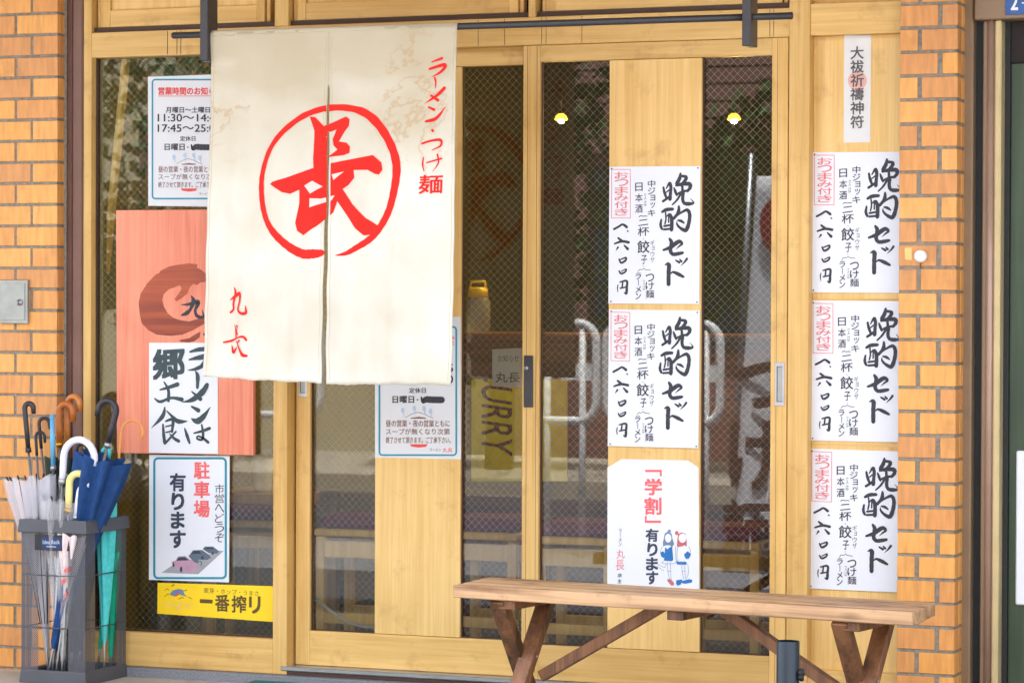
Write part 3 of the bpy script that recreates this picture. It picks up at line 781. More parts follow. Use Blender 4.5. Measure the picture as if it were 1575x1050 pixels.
# red lettering, cut along the slit
def slitclip(c):
    e = nedge(c.z); return (e[1]-.0005 < c.x < e[2]+.0005) and c.z < ZS
def NP(ox, oy, sc):
    p = Print(YC-.012, ox, oy, sc, surf=ncl); p.clip = (0, slitclip); return p
def halves(pr, f): f(pr)
R = NP(390, 150, 4.04)
R.stroke([(525, 982, 5), (600, 962, 30), (700, 900, 40), (775, 828, 46), (850, 700, 50), (890, 560, 55), (897, 420, 58), (860, 290, 55), (790, 180, 60), (700, 100, 52), (600, 68, 42), (490, 66, 42), (400, 86, 38), (300, 132, 38), (200, 205, 35), (120, 315, 33), (75, 450, 32), (62, 560, 34), (78, 690, 38), (120, 800, 42), (200, 898, 50), (310, 968, 58), (400, 972, 58), (445, 965, 40)], n=7)
R.build('ring', 'noren_red', nr)
R = NP(390, 150, 4.04)
R.poly([(365, 122), (400, 125), (450, 180), (585, 120), (605, 138), (600, 180), (575, 215), (540, 275), (585, 282), (605, 305), (603, 345), (570, 360), (470, 372), (530, 325), (505, 300), (500, 260), (525, 200), (490, 215), (467, 240), (465, 370), (468, 415), (740, 358), (800, 405), (808, 450), (785, 480), (755, 475), (710, 450), (630, 452), (635, 500), (600, 545), (565, 570), (620, 660), (700, 750), (782, 800), (760, 850), (690, 857), (640, 810), (580, 720), (532, 645), (510, 715), (420, 800), (330, 857), (290, 830), (278, 780), (300, 660), (300, 575), (240, 600), (190, 590), (118, 540), (135, 525), (395, 440), (390, 380), (395, 210)])
R.build('big_character', 'noren_red', nr)
# light cloth showing between the brush strokes
H = NP(390, 150, 4.04); H.both = False
for q in ([(335, 550), (390, 520), (450, 555), (375, 600)], [(500, 480), (575, 462), (512, 515)], [(372, 628), (440, 630), (520, 608), (500, 640), (372, 685)]): H.poly(q)
ho = H.build('stroke_gaps', 'noren', nr)
for v in ho.data.vertices: v.co.y -= .0022
R = NP(335, 435, 8.4)
R.stroke([(235, 60, 14), (252, 130, 40), (222, 260, 34), (225, 340, 34), (182, 382, 30)])
R.stroke([(172, 222, 10), (250, 172, 46), (325, 140, 52), (328, 230, 34), (300, 340, 36), (350, 388, 36), (430, 388, 42), (422, 290, 8)])
R.stroke([(243, 530, 5), (262, 600, 26), (262, 700, 28)]); R.stroke([(270, 560, 8), (296, 552, 26), (282, 610, 14), (292, 665, 26)])
R.stroke([(72, 768, 22), (180, 748, 30), (300, 705, 20), (400, 695, 34), (440, 735, 34)])
R.stroke([(188, 800, 8), (208, 890, 50), (245, 860, 34), (280, 820, 5)]); R.stroke([(330, 742, 26), (285, 772, 18)])
R.stroke([(268, 752, 14), (325, 850, 34), (380, 925, 48), (445, 940, 30)])
R.crop(635, 80, 4.57)
R.stroke([(138, 72, 10), (208, 46, 20)]); R.stroke([(122, 122, 16), (220, 92, 26), (228, 112, 24), (190, 150, 16), (138, 180, 3)])
R.stroke([(160, 185, 14), (168, 215, 12), (164, 258, 5)]); R.stroke([(228, 256, 26), (170, 312, 20), (90, 364, 4)]); R.stroke([(135, 308, 14), (182, 342, 22)])
R.stroke([(118, 390, 14), (156, 408, 20)]); R.stroke([(234, 388, 4), (170, 468, 24), (100, 490, 18)]); R.stroke([(146, 552, 18), (152, 558, 16)])
R.stroke([(76, 646, 14), (150, 624, 16), (206, 622, 20), (204, 662, 14), (145, 692, 5)]); R.stroke([(85, 742, 8), (78, 790, 14), (88, 838, 6)])
R.stroke([(108, 780, 10), (212, 750, 13)]); R.stroke([(182, 722, 14), (188, 780, 12), (148, 842, 3)])
R.text('麺', 55, 868, 222, 998, .02, slant=.03)
R.build('lettering', 'noren_red', nr, kind='stuff')

# =================================================================== SHEETS AND POSTERS
def sheet_poly(px4, Y, th=.0012):
    """four photo corners (tl, tr, br, bl) -> thin box"""
    q = [at(*p, Y) for p in px4]
    vs = [(x, Y, z) for x, z in q]+[(x, Y+th, z) for x, z in q]
    return MB().add(vs, [(0, 1, 2, 3), (7, 6, 5, 4), (0, 4, 5, 1), (1, 5, 6, 2), (2, 6, 7, 3), (3, 7, 4, 0)])
# --- drinks set poster: one original and four copies
PY = YR-.0002
pax, paz = at(937.5, 256, PY)
pos = empty('menu_poster', (pax, PY, paz), 'upper drinks set poster on the right sliding door', 'menu poster', 'handwritten drinks set posters')
sheet_poly([(937.5, 256.5), (1077.3, 255.5), (1075.6, 467.5), (936, 466.8)], PY).build('sheet', 'paper', pos)
K = Print(PY, 1005, 255, 9.545); K.k = 1.22
K.stroke([(148, 318, 26), (165, 400, 34), (192, 470, 30)]); K.stroke([(190, 335, 14), (240, 255, 34), (258, 320, 40), (252, 400, 38), (245, 490, 46)])
K.stroke([(180, 398, 14), (238, 352, 20)]); K.stroke([(142, 522, 30), (200, 482, 30), (250, 440, 26)])
K.stroke([(400, 115, 26), (385, 190, 46), (345, 262, 46)]); K.stroke([(405, 150, 30), (485, 170, 40), (445, 245, 40), (395, 290, 26)])
K.stroke([(305, 325, 18), (325, 380, 34), (345, 432, 26)]); K.stroke([(335, 292, 26), (430, 268, 44), (530, 270, 50), (540, 320, 44), (500, 372, 34)])
K.stroke([(425, 290, 30), (430, 375, 34)]); K.stroke([(350, 418, 26), (430, 378, 28), (500, 368, 30)])
K.stroke([(405, 410, 30), (350, 500, 26), (280, 572, 18)]); K.stroke([(440, 400, 40), (432, 490, 40), (455, 548, 40), (520, 560, 46), (592, 545, 22), (545, 480, 5)]); K.build('brush_character', 'ink', pos)
K.stroke([(130, 678, 30), (195, 645, 44), (285, 636, 36)]); K.stroke([(118, 790, 22), (108, 870, 34), (128, 928, 30)])
K.stroke([(180, 690, 20), (186, 780, 20), (172, 850, 20)]); K.stroke([(195, 745, 14), (240, 715, 34), (268, 770, 44), (272, 860, 46), (268, 940, 46)])
K.stroke([(226, 740, 18), (224, 830, 18)]); K.stroke([(160, 885, 26), (245, 872, 24)]); K.stroke([(155, 935, 26), (262, 925, 26)])
K.stroke([(375, 595, 26), (372, 665, 44), (345, 720, 36), (300, 772, 38)]); K.stroke([(340, 740, 18), (420, 682, 26), (500, 650, 40), (535, 720, 44), (520, 850, 46), (478, 945, 50), (400, 915, 34), (350, 860, 24), (348, 815, 6)])
K.stroke([(362, 800, 20), (410, 812, 34), (452, 842, 18)]); K.build('brush_character', 'ink', pos)
K.crop(1005, 360, 9.545)
K.stroke([(150, 235, 26), (260, 190, 46), (370, 112, 50), (425, 140, 30), (380, 180, 20), (332, 225, 4)])
K.stroke([(240, 70, 30), (270, 130, 50), (252, 240, 46), (290, 295, 44), (370, 288, 44), (432, 275, 34)]); K.build('brush_character', 'ink', pos)
K.stroke([(330, 385, 18), (382, 415, 32)]); K.stroke([(390, 372, 16), (415, 402, 28)]); K.stroke([(495, 362, 30), (460, 410, 22), (402, 468, 3)]); K.build('brush_character', 'ink', pos)
K.stroke([(172, 452, 10), (228, 446, 50), (226, 580, 50), (226, 735, 50)]); K.stroke([(250, 592, 8), (290, 558, 26), (370, 588, 44), (445, 628, 28)]); K.build('brush_character', 'ink', pos)
K.crop(938, 255, 9.55)
K.stroke([(62, 932, 26), (130, 895, 26), (190, 862, 26), (250, 900, 34)]); K.stroke([(262, 957, 18), (272, 965, 14)]); K.build('brush_character', 'ink', pos)
K.crop(938, 360, 9.55)
K.stroke([(125, 58, 24), (172, 96, 34)]); K.stroke([(72, 142, 20), (180, 108, 30), (280, 122, 32)]); K.stroke([(122, 195, 26), (90, 242, 5)]); K.stroke([(213, 165, 18), (265, 218, 36)]); K.build('brush_character', 'ink', pos)
K.stroke([(138, 368, 18), (170, 422, 26), (232, 388, 26), (238, 346, 22), (150, 378, 14)]); K.build('brush_character', 'ink', pos); K.stroke([(138, 540, 18), (168, 580, 24), (228, 555, 22), (242, 515, 18), (168, 548, 12)]); K.build('brush_character', 'ink', pos)
K.stroke([(124, 745, 12), (116, 790, 14), (122, 850, 8)]); K.stroke([(150, 705, 16), (250, 688, 28), (252, 780, 30), (244, 868, 34), (212, 858, 10)]); K.stroke([(192, 705, 20), (184, 785, 20)]); K.stroke([(158, 795, 20), (250, 775, 18)]); K.build('brush_character', 'ink', pos); K.k = 1
K.crop(938, 255, 9.55)
K.column('日本酒', 375, 235, 482, 712, .012, .06, .12); K.column('中ジョッキ', 560, 212, 668, 750, .014, .05, .04)
K.stroke([(428, 752, 10), (455, 735, 12), (490, 742, 10), (520, 738, 12), (552, 742, 9)])
K.text('二', 425, 802, 562, 885, .03, .15); K.text('杯', 412, 905, 578, 1038, .014, .08)
K.crop(938, 360, 9.55)
K.text('餃', 408, 100, 584, 280, .016, .04); K.text('子', 462, 312, 548, 442, .018, .05)
K.stroke([(412, 560, 5), (440, 522, 9), (480, 522, 7), (502, 505, 8), (530, 522, 8), (600, 530, 8)]); K.stroke([(498, 470, 8), (502, 478, 8)]); K.stroke([(498, 65, 8), (502, 75, 8)])
K.column('ラーメン', 382, 572, 462, 962, .02, .1, .05); K.column('つけ麺', 530, 580, 652, 942, .014, .02, .03)
K.build('small_black_lettering', 'ink', pos, kind='stuff')
G = Print(PY, 938, 255, 9.55); G.column('又は', 504, 408, 540, 600, .0, .05)
G.crop(938, 360, 9.55); G.column('ギョウザ', 598, 88, 660, 425, .0, .1); G.column('又は', 490, 672, 522, 828, .0, .05)
G.build('small_grey_lettering', 'inkgrey', pos, kind='stuff')
G = Print(PY, 938, 255, 9.55); G.frame(27, 55, 303, 768, 9); G.column('おつまみ付き', 72, 88, 272, 738, .012, .02, .04)
G.build('red_lettering', 'redink', pos, kind='stuff')
for px, py in ((941, 259.5), (1073.5, 258.5), (940, 463.5), (1072.5, 464.5)):
    x, z = at(px, py, PY); MB().tube([(x, PY-.0002, z), (x, PY-.002, z)], .0022, 8).build('pin', 'gapblack', pos)
pos.rotation_euler.x = -.004
kids()
PP = YR-.0002; PW = .0405
for (px, py, Y, lab) in ((936.7, 475, PP, 'lower drinks set poster on the right sliding door, above the student discount poster'),
                         (1249.3, 234, PW, 'top drinks set poster in the right wall bay, under the narrow shrine slip'),
                         (1247.3, 461.5, PW, 'middle one of the three drinks set posters in the right wall bay'),
                         (1245.6, 689, PW, 'lowest drinks set poster in the right wall bay, just above the bench')):
    c = copy_tree(pos); x, z = at(px, py, Y); c.location = (x, Y, z); c['label'] = lab
    c.rotation_euler = (-rnd.uniform(.004, .009), rnd.uniform(-.003, .003), 0)
# --- student discount poster
SY = YR-.0002
st = empty('discount_poster', (X(1005, SY, 800), SY, Z(905, SY, 1005)), 'white student discount poster with two drawn schoolgirls, behind the bench', 'poster')
Q = Print(SY, 930, 700, 5)
o = [(130, 28), (640, 38), (722, 95), (728, 1030), (20, 1020), (22, 92)]
pts = [Q.p(*q) for q in o]; n = len(pts)
MB().add([(x, SY, z) for x, z in pts]+[(x, SY+.001, z) for x, z in pts], [tuple(range(n)), tuple(range(2*n-1, n-1, -1))]+[(i, (i+1) % n, n+(i+1) % n, n+i) for i in range(n)]).build('sheet', 'paper', st)
Q = Print(SY, 930, 700, 5)
Q.poly([(312, 110), (440, 110), (440, 160), (424, 160), (424, 128), (312, 128)]); Q.text('学', 312, 180, 438, 302, .045); Q.text('割', 310, 325, 434, 452, .04)
Q.poly([(310, 465), (324, 465), (324, 500), (434, 500), (434, 518), (310, 518)]); Q.build('coral_lettering', 'coral', st, kind='stuff')
Q = Print(SY, 930, 700, 5); Q.text('有', 318, 565, 412, 660, .05); Q.text('り', 332, 675, 404, 770, .05); Q.text('ま', 322, 785, 408, 880, .05); Q.text('す', 322, 892, 410, 988, .05)
Q.column('ラーメン', 108, 560, 132, 698, .0); Q.text('店', 100, 905, 132, 935, .02); Q.text('主', 100, 950, 130, 980, .02); Q.build('dark_lettering', 'navy', st, kind='stuff')
Q = Print(SY, 930, 700, 5); Q.text('丸', 90, 725, 155, 795, .0, .1); Q.text('長', 85, 805, 152, 885, .0, .1); Q.build('pink_lettering', 'redink', st, kind='stuff')
pic = Print(SY, 930, 700, 5)      # two girls: outlines first
for dx in (0, 1):
    if dx == 0: ox, k = 490, 1
    else: ox, k = 600, 1
    pic.stroke([(ox-8, 810, 3), (ox-5, 870, 3), (ox+8, 950, 3)]); pic.stroke([(ox+14, 810, 3), (ox+18, 880, 3), (ox+22, 950, 3)])
    pic.stroke([(ox-50, 830, 3), (ox-30, 800, 3)]); pic.stroke([(ox+20, 888, 3), (ox-5, 890, 3)])
pic.stroke([(438, 815, 3), (460, 830, 3), (535, 830, 3), (545, 815, 3)]); pic.stroke([(400, 830, 3), (460, 860, 3), (470, 835, 3)]); pic.stroke([(400, 850, 3), (455, 885, 3)])
pic.stroke([(545, 700, 3), (548, 800, 3), (560, 815, 3)]); pic.stroke([(645, 700, 3), (662, 740, 3), (640, 800, 3)]); pic.stroke([(640, 835, 3), (645, 900, 3), (630, 945, 3)])
pic.stroke([(445, 700, 3), (430, 740, 3), (450, 780, 3)]); pic.stroke([(575, 700, 3), (560, 720, 3), (556, 810, 3)])
pic.build('girl_outlines', 'hair', st, kind='stuff')
pic = Print(SY, 930, 700, 5)
pic.poly([(455, 640), (462, 600), (490, 580), (515, 600), (522, 640), (535, 680), (520, 705), (500, 690), (470, 690), (450, 700), (448, 670)]); pic.disc(498, 580, 13, 10); pic.build('slate_hair', 'hair', st, kind='stuff')
pic = Print(SY, 930, 700, 5)
pic.poly([(560, 640), (565, 605), (590, 590), (620, 600), (630, 640), (632, 700), (615, 690), (590, 700), (555, 700)]); pic.disc(555, 596, 14, 16); pic.poly([(482, 950), (510, 950), (535, 980), (532, 998), (510, 998), (484, 965)]); pic.build('rose_hair', 'hairred', st, kind='stuff')
pic = Print(SY, 930, 700, 5)
for y in (635,): pic.disc(490, y, 25, 34); pic.disc(600, y, 30, 36)
pic.build('faces', 'paper', st, kind='stuff')
for v in st.children[-1].data.vertices if st.children else []: pass
C.objects[-1].location.y -= .0009
pic = Print(SY, 930, 700, 5)
pic.poly([(465, 705), (485, 720), (500, 705), (520, 700), (528, 800), (520, 812), (455, 808), (462, 770)]); pic.poly([(428, 745), (450, 735), (470, 760), (455, 790), (435, 775)]); pic.poly([(550, 815), (630, 818), (632, 838), (560, 838)]); pic.poly([(610, 760), (640, 735), (665, 760), (650, 790), (625, 795)])
pic.poly([(552, 958), (598, 952), (596, 970), (585, 992), (560, 1000), (550, 985)]); pic.poly([(592, 965), (650, 950), (675, 955), (672, 975), (620, 985), (595, 980)]); pic.build('blue_clothes', 'blueprint', st, kind='stuff')
# --- teal framed signs
def framed(px4, Y, name, label, cat, group=None, mat='paper_gray', th=.002):
    cx = sum(p[0] for p in px4)/4; cy = sum(p[1] for p in px4)/4
    t = empty(name, (X(cx, Y, cy), Y, Z(max(p[1] for p in px4), Y, cx)), label, cat, group)
    sheet_poly(px4, Y, th).build('sheet', mat, t); return t
HY = .03
def hours(t, Y, ox, oy, sc, top=-665):
    """traced on the door copy: crop 575,585 scale 8.08 ; ox.. shift"""
    A = lambda: Print(Y, ox, oy, sc)
    a = A(); a.frame(70, top, 1025, 925, 22, 38); a.build('teal_border', 'teal', t)
    a = A(); a.text('月曜日〜土曜日', 250, -300, 838, -222, .03)
    a.text('11:30〜14:45', 142, -205, 985, -105, .02); a.text('17:45〜25:00', 142, -66, 985, 34, .02)
    a.text('定休日', 440, 90, 645, 155, .02); a.text('日曜日', 235, 192, 500, 278, .035); a.stroke([(540, 238, 18), (548, 238, 18)])
    a.stroke([(590, 205, 20), (610, 260, 50), (650, 235, 80), (720, 238, 84), (800, 240, 84), (848, 240, 84)])
    a.build('dark_lettering', 'ink', t, kind='stuff')
    a = A(); a.text('営業時間のお知らせ', 150, -562, 1000, -462, .045); a.build('red_heading', 'redprint', t, kind='stuff')
    a = A(); a.poly([(150, -448), (1000, -451), (1000, -443), (150, -440)]); a.poly([(445, 790), (670, 790), (650, 822), (560, 832), (470, 820)]); a.text('丸長', 855, 835, 978, 893, .0); a.build('red_print', 'redprint', t, kind='stuff')
    a = A()
    for x, y in ((360, 390), (505, 365), (625, 365), (705, 400)): a.disc(x-2, y-20, 22, 34); a.stroke([(x, y, 22), (x+12, y+35, 14), (x+8, y+65, 6)])
    a.build('steam_picture', 'paleblue', t, kind='stuff')
    a = A(); a.stroke([(390, 460, 5), (550, 395, 7), (740, 470, 5)]); a.poly([(450, 465), (560, 448), (655, 462), (640, 474), (470, 474)])
    a.text('昼の営業・夜の営業ともに', 150, 490, 945, 575, .012); a.text('スープが無くなり次第', 150, 595, 945, 672, .012); a.text('終了させて頂きます。ご了承下さい。', 150, 700, 955, 778, .012)
    a.build('brown_lettering', 'brownink', t, kind='stuff')
    a = A(); a.text('ラーメン', 695, 842, 835, 878, .0); a.build('small_lettering', 'ink', t, kind='stuff')
DY = YL+.0025
t = framed([(576.5, 490), (708.5, 487), (708.8, 706), (576.8, 703)], DY, 'opening_hours_sign', 'opening hours sign on the left sliding door, its upper half hidden behind the curtain', 'sign', 'opening hours signs')
hours(t, DY-.0002, 575, 585, 8.08)
WY = .028
t = framed([(227.5, 118.5), (352, 114), (352, 318.5), (228, 316.5)], WY, 'opening_hours_sign', 'opening hours sign on the left window above the salmon board, reading 11:30', 'sign', 'opening hours signs')
hours(t, WY-.0002, 226.5, 199.2, 8.7)
# --- parking sign
t = framed([(229.5, 699), (353, 701), (352, 895), (229, 891)], WY, 'parking_sign', 'white parking sign with teal border and three drawn cars, above the yellow strip', 'sign', mat='paper')
a = Print(WY-.0002, 225, 690, 5); a.frame(62, 72, 612, 992, 17, 30); a.build('teal_border', 'teal', t)
a = Print(WY-.0002, 225, 690, 5); a.text('駐', 370, 100, 486, 228, .04); a.text('車', 370, 252, 486, 374, .045); a.text('場', 368, 398, 486, 522, .04); a.build('coral_lettering', 'coral', t, kind='stuff')
a = Print(WY-.0002, 225, 690, 5); a.text('有', 184, 190, 300, 322, .05); a.text('り', 198, 340, 288, 466, .05); a.text('ま', 194, 486, 292, 608, .05); a.text('す', 186, 630, 300, 758, .05)
a.build('dark_lettering', 'navy', t, kind='stuff')
a = Print(WY-.0002, 225, 690, 5); a.column('市営へどうぞ', 528, 270, 600, 722, -.004, .05, .04); a.build('handwriting', 'ink', t, kind='stuff')
a = Print(WY-.0002, 225, 690, 5); a.poly([(118, 950), (200, 895), (560, 782), (596, 782), (400, 962)]); a.build('road_picture', 'roadprint', t)
a = Print(WY-.0006, 225, 690, 5)
a.poly([(196, 865), (225, 858), (245, 825), (300, 822), (345, 855), (400, 890), (402, 925), (350, 950), (290, 950), (205, 905)]); a.build('pink_car', 'pinkcar', t)
a = Print(WY-.0005, 225, 690, 5); a.poly([(325, 825), (360, 778), (430, 776), (480, 810), (500, 835), (470, 852), (400, 850), (400, 880), (370, 870)]); a.poly([(435, 770), (450, 750), (515, 750), (560, 785), (545, 805), (480, 800)]); a.build('grey_cars', 'skyb', t, kind='stuff')
a = Print(WY-.0012, 225, 690, 5); a.poly([(232, 858), (250, 832), (296, 830), (330, 855)]); a.poly([(345, 805), (365, 785), (410, 783), (425, 805)]); a.poly([(450, 770), (460, 756), (505, 756), (520, 770)]); a.stroke([(398, 860, 5), (425, 870, 6), (420, 895, 5)]); a.disc(268, 925, 10, 22); a.disc(210, 890, 8, 18); a.disc(432, 835, 10, 14); a.disc(512, 802, 8, 12); a.build('car_windows', 'navy', t, kind='stuff')
# --- yellow strip behind the glass
YY = .0345
t = framed([(242.5, 895.5), (424, 901), (424, 956), (242, 943)], YY, 'yellow_sticker', 'yellow beer advertising strip low on the left window, under the parking sign', 'sticker', mat='yellow')
a = Print(YY-.0002, 235, 885, 8.29); a.poly([(600, 295), (765, 303), (762, 352), (600, 345)]); a.text('番', 798, 238, 975, 448, .035, -.04); a.text('搾', 1010, 250, 1190, 462, .035, -.04); a.text('リ', 1235, 268, 1368, 472, .05); a.text('麦芽・ホップ・うまさ', 650, 150, 1350, 215, -.004, -.06)
for q in ([(245, 130, 14), (268, 112, 10), (280, 125, 6)], [(150, 185, 5), (185, 165, 8), (205, 185, 6)], [(150, 265, 5), (185, 235, 8), (215, 230, 6)], [(330, 298, 6), (365, 278, 9), (398, 282, 6)], [(450, 265, 6), (475, 280, 8), (505, 292, 4)], [(405, 190, 10), (430, 180, 12)]): a.stroke(q)
a.build('brown_lettering', 'yellowprint', t, kind='stuff')
a = Print(YY-.0002, 235, 885, 8.29); a.poly([(220, 230), (255, 185), (330, 165), (390, 180), (400, 225), (440, 270), (380, 250), (340, 235), (280, 260), (235, 250)]); a.build('animal_picture', 'hair', t)
a = Print(YY-.0012, 235, 885, 8.29); a.poly([(275, 262), (320, 215), (340, 235), (300, 258)]); a.build('red_accent', 'redprint', t)
a = Print(YY-.0002, 235, 885, 8.29)
for y in (345, 370, 395): a.stroke([(140, y, 6), (320, y+6, 6), (510, y+12, 6)])
a.disc(328, 412, 22, 28); a.build('cream_lines', 'sticker', t, kind='stuff')
# --- salmon board with brush paper
BYY = .012
t = framed([(178.5, 323.5), (390, 322), (389.5, 699.5), (180, 696)], BYY, 'wooden_signboard', 'salmon stained wooden board with red-brown swirl, left of the curtain', 'signboard', mat='salmon', th=.016)
a = Print(BYY-.0002, 205, 390, 7)
a.poly([(860, 250), (800, 240), (780, 215), (740, 180), (685, 150), (692, 118), (660, 112), (600, 105), (500, 118), (440, 128), (400, 135), (330, 165), (285, 190), (280, 210), (245, 222), (150, 320), (80, 430), (58, 530), (70, 650), (92, 748), (160, 820), (250, 870), (400, 885), (530, 870), (650, 820), (790, 740), (860, 650), (830, 560), (790, 600), (800, 660), (700, 700), (600, 730), (500, 715), (430, 690), (370, 640), (330, 570), (312, 500), (325, 440), (380, 385), (440, 365), (500, 340), (522, 375), (490, 430), (445, 490), (465, 515), (520, 480), (580, 430), (610, 360), (650, 325), (690, 340), (720, 310), (800, 300)])
a.poly([(500, 930), (600, 910), (690, 855), (725, 840), (715, 900), (660, 940), (600, 955), (500, 945)])
a.build('swirl_emblem', 'swirl', t, kind='stuff')
a = Print(BYY-.0002, 205, 390, 7)
a.stroke([(625, 455, 14), (648, 510, 56), (615, 600, 36), (575, 640, 50), (522, 662, 20)]); a.stroke([(518, 550, 8), (600, 545, 34), (700, 520, 50), (668, 610, 34), (690, 672, 40), (755, 680, 30), (742, 605, 6)])
a.text('長', 760, 760, 960, 960, .04); a.build('black_lettering', 'ink', t, kind='stuff')
PSY = .0095
t = framed([(229.3, 527), (334.5, 527), (335, 697.5), (229, 696)], PSY, 'brush_lettered_sheet', 'white sheet with dark green brush lettering on the salmon board', 'sheet', mat='paper')
a = Print(PSY-.0002, 225, 525, 6)
a.text('郷', 68, 82, 348, 352, .05, .06)
a.stroke([(165, 372, 14), (205, 450, 32), (205, 545, 34)]); a.stroke([(128, 445, 16), (200, 425, 32), (290, 395, 44)]); a.stroke([(78, 525, 14), (130, 555, 30), (230, 520, 26), (330, 535, 44)])
a.stroke([(172, 605, 14), (150, 690, 44), (50, 795, 6)]); a.stroke([(190, 640, 12), (270, 720, 40), (310, 738, 44), (380, 735, 8)])
a.stroke([(155, 765, 20), (162, 860, 34), (172, 935, 36)]); a.stroke([(180, 735, 18), (245, 722, 34), (238, 830, 28)]); a.stroke([(180, 785, 14), (230, 772, 16)]); a.stroke([(180, 838, 14), (240, 825, 18)]); a.stroke([(275, 830, 18), (225, 885, 24), (175, 940, 20)]); a.stroke([(215, 850, 10), (260, 895, 30), (300, 918, 34)])
a.stroke([(405, 95, 20), (480, 75, 40), (545, 70, 44)]); a.stroke([(395, 168, 14), (480, 150, 44), (560, 145, 60), (520, 220, 44), (450, 255, 30), (382, 265, 5)])
a.stroke([(455, 275, 14), (475, 320, 44), (472, 425, 30)]); a.stroke([(562, 400, 44), (520, 465, 60), (430, 535, 46), (332, 560, 5)]); a.stroke([(420, 462, 14), (500, 530, 44)])
a.stroke([(420, 600, 20), (482, 635, 46)]); a.stroke([(592, 603, 5), (530, 690, 50), (470, 735, 60), (415, 710, 10)])
a.stroke([(355, 800, 14), (378, 870, 36), (400, 935, 24)]); a.stroke([(440, 845, 14), (520, 825, 28), (585, 800, 32)]); a.stroke([(512, 768, 20), (525, 850, 28), (515, 905, 24), (470, 895, 22), (480, 872, 18), (530, 895, 26), (572, 930, 30)])
a.build('brush_lettering', 'inkgreen', t, kind='stuff')
# --- narrow shrine slip
t = framed([(1298.5, 55), (1340, 54.5), (1338.5, 219), (1297.5, 219.5)], .0405, 'shrine_slip', 'narrow white paper slip with vertical brush writing and a faint pink seal', 'paper slip', mat='slip')
a = Print(.0403, 1290, 50, 6); a.disc(172, 445, 88, 88); a.build('pink_seal', 'pinkseal', t)
a = Print(.0393, 1290, 50, 6); a.column('大祓祈禱神符', 110, 128, 230, 892, .022, .05, .05); a.build('lettering', 'inkgrey', t, kind='stuff')

# =================================================================== SMALL WALL FIXTURES
kb = empty('key_box', (X(23, BY, 463), BY, Z(497, BY, 23)), 'small grey metal key box with round lock set in left brick pillar', 'key box')
q = [X(2.5, BY, 463), X(45.5, BY, 463), Z(497.5, BY, 23), Z(430.5, BY, 23)]
bx('box_rim', 'keybox', q[0], q[1], BY-.014, BY+.012, q[2], q[3], kb, .002)
d_ = bx('box_door', 'keybox', q[0]+.009, q[1]-.009, BY-.017, BY-.0135, q[2]+.011, q[3]-.011, kb, .001)
lx, lz = at(30.5, 465, BY-.017)
MB().tube([(lx, BY-.017, lz), (lx, BY-.021, lz)], .0105, 20).tube([(lx, BY-.0215, lz), (lx, BY-.024, lz)], .006, 16).build('lock', 'steel', kb)
MB().box(lx-.001, lx+.001, BY-.0246, BY-.0242, lz-.004, lz+.004).build('keyhole', 'black', kb)
bl = empty('round_white_bell', (X(1415, BY, 395), BY, Z(395, BY, 1415)), 'round white knob with rust trace on the right brick pillar', 'door bell')
bxx, bzz = at(1415.5, 394, BY-.01)
mb = MB(); mb.tube([(bxx, BY+.001, bzz), (bxx, BY-.009, bzz), (bxx, BY-.017, bzz), (bxx, BY-.021, bzz), (bxx, BY-.0225, bzz)], [.0188, .0188, .0165, .010, .003], 28); mb.build('knob', 'white', bl)
MB().tube([(bxx, BY-.004, bzz-.018), (bxx-.001, BY-.004, bzz-.026), (bxx+.001, BY-.002, bzz-.034)], .0016, 8).build('rust_drip', 'rust', bl)
stk = empty('cream_sticker', (X(1397, BY, 391), BY, Z(400, BY, 1397)), 'small cream square sticker beside the round white knob', 'sticker')
sheet_poly([(1391.5, 381.5), (1402, 381), (1402.5, 400), (1392, 399)], BY-.002, .0012).build('sticker_sheet', 'sticker', stk)

# =================================================================== BENCH
bo = Vector((.0905, -.682, 0)); bdir = Vector((1.386, -.19, 0)); bl_ = bdir.length; ang = math.atan2(-.19, 1.386)
bn = empty('bench', (0, 0, 0), 'weathered wooden slatted bench with crossed legs in front of the sliding doors', 'bench')
# built along local x with the front edge on y=0, then placed
BT = .382; BW = .265; BTH = .036
BM = Matrix.Translation(bo) @ Matrix.Rotation(ang, 4, 'Z')
class LB(MB):
    def build(s, name, mat, parent=None, **k):
        s.v = [tuple(Vector(v)) for v in s.v]
        o = MB.build(s, name, mat, parent, **k); return o
BG = -.10                                  # bench feet stand on the lower pavement edge
sl_w = (BW-.021)/4
for i in range(4):
    y0 = i*(sl_w+.007)
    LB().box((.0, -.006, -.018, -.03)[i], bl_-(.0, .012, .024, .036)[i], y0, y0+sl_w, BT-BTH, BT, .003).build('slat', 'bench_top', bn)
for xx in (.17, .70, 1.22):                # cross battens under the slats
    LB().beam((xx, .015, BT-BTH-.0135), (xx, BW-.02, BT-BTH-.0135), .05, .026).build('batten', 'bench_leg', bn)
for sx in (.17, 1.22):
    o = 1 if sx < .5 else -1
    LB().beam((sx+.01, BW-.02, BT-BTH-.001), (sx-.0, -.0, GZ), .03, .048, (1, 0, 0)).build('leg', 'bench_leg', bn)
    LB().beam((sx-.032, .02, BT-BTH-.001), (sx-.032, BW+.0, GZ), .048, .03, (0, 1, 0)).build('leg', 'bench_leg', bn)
zc = .14
LB().beam((.215, .14, .12), (.60, .14, BT-BTH-.004), .032, .028, (0, 1, 0)).build('brace', 'bench_leg', bn)
LB().beam((1.175, .14, .12), (.79, .14, BT-BTH-.004), .032, .028, (0, 1, 0)).build('brace', 'bench_leg', bn)
for sx in (.17, 1.22):
    LB().tube([(sx-.06, .14, .175), (sx+.03, .14, .175)], .005, 8).build('bolt', 'steel', bn)
bn.matrix_world = BM

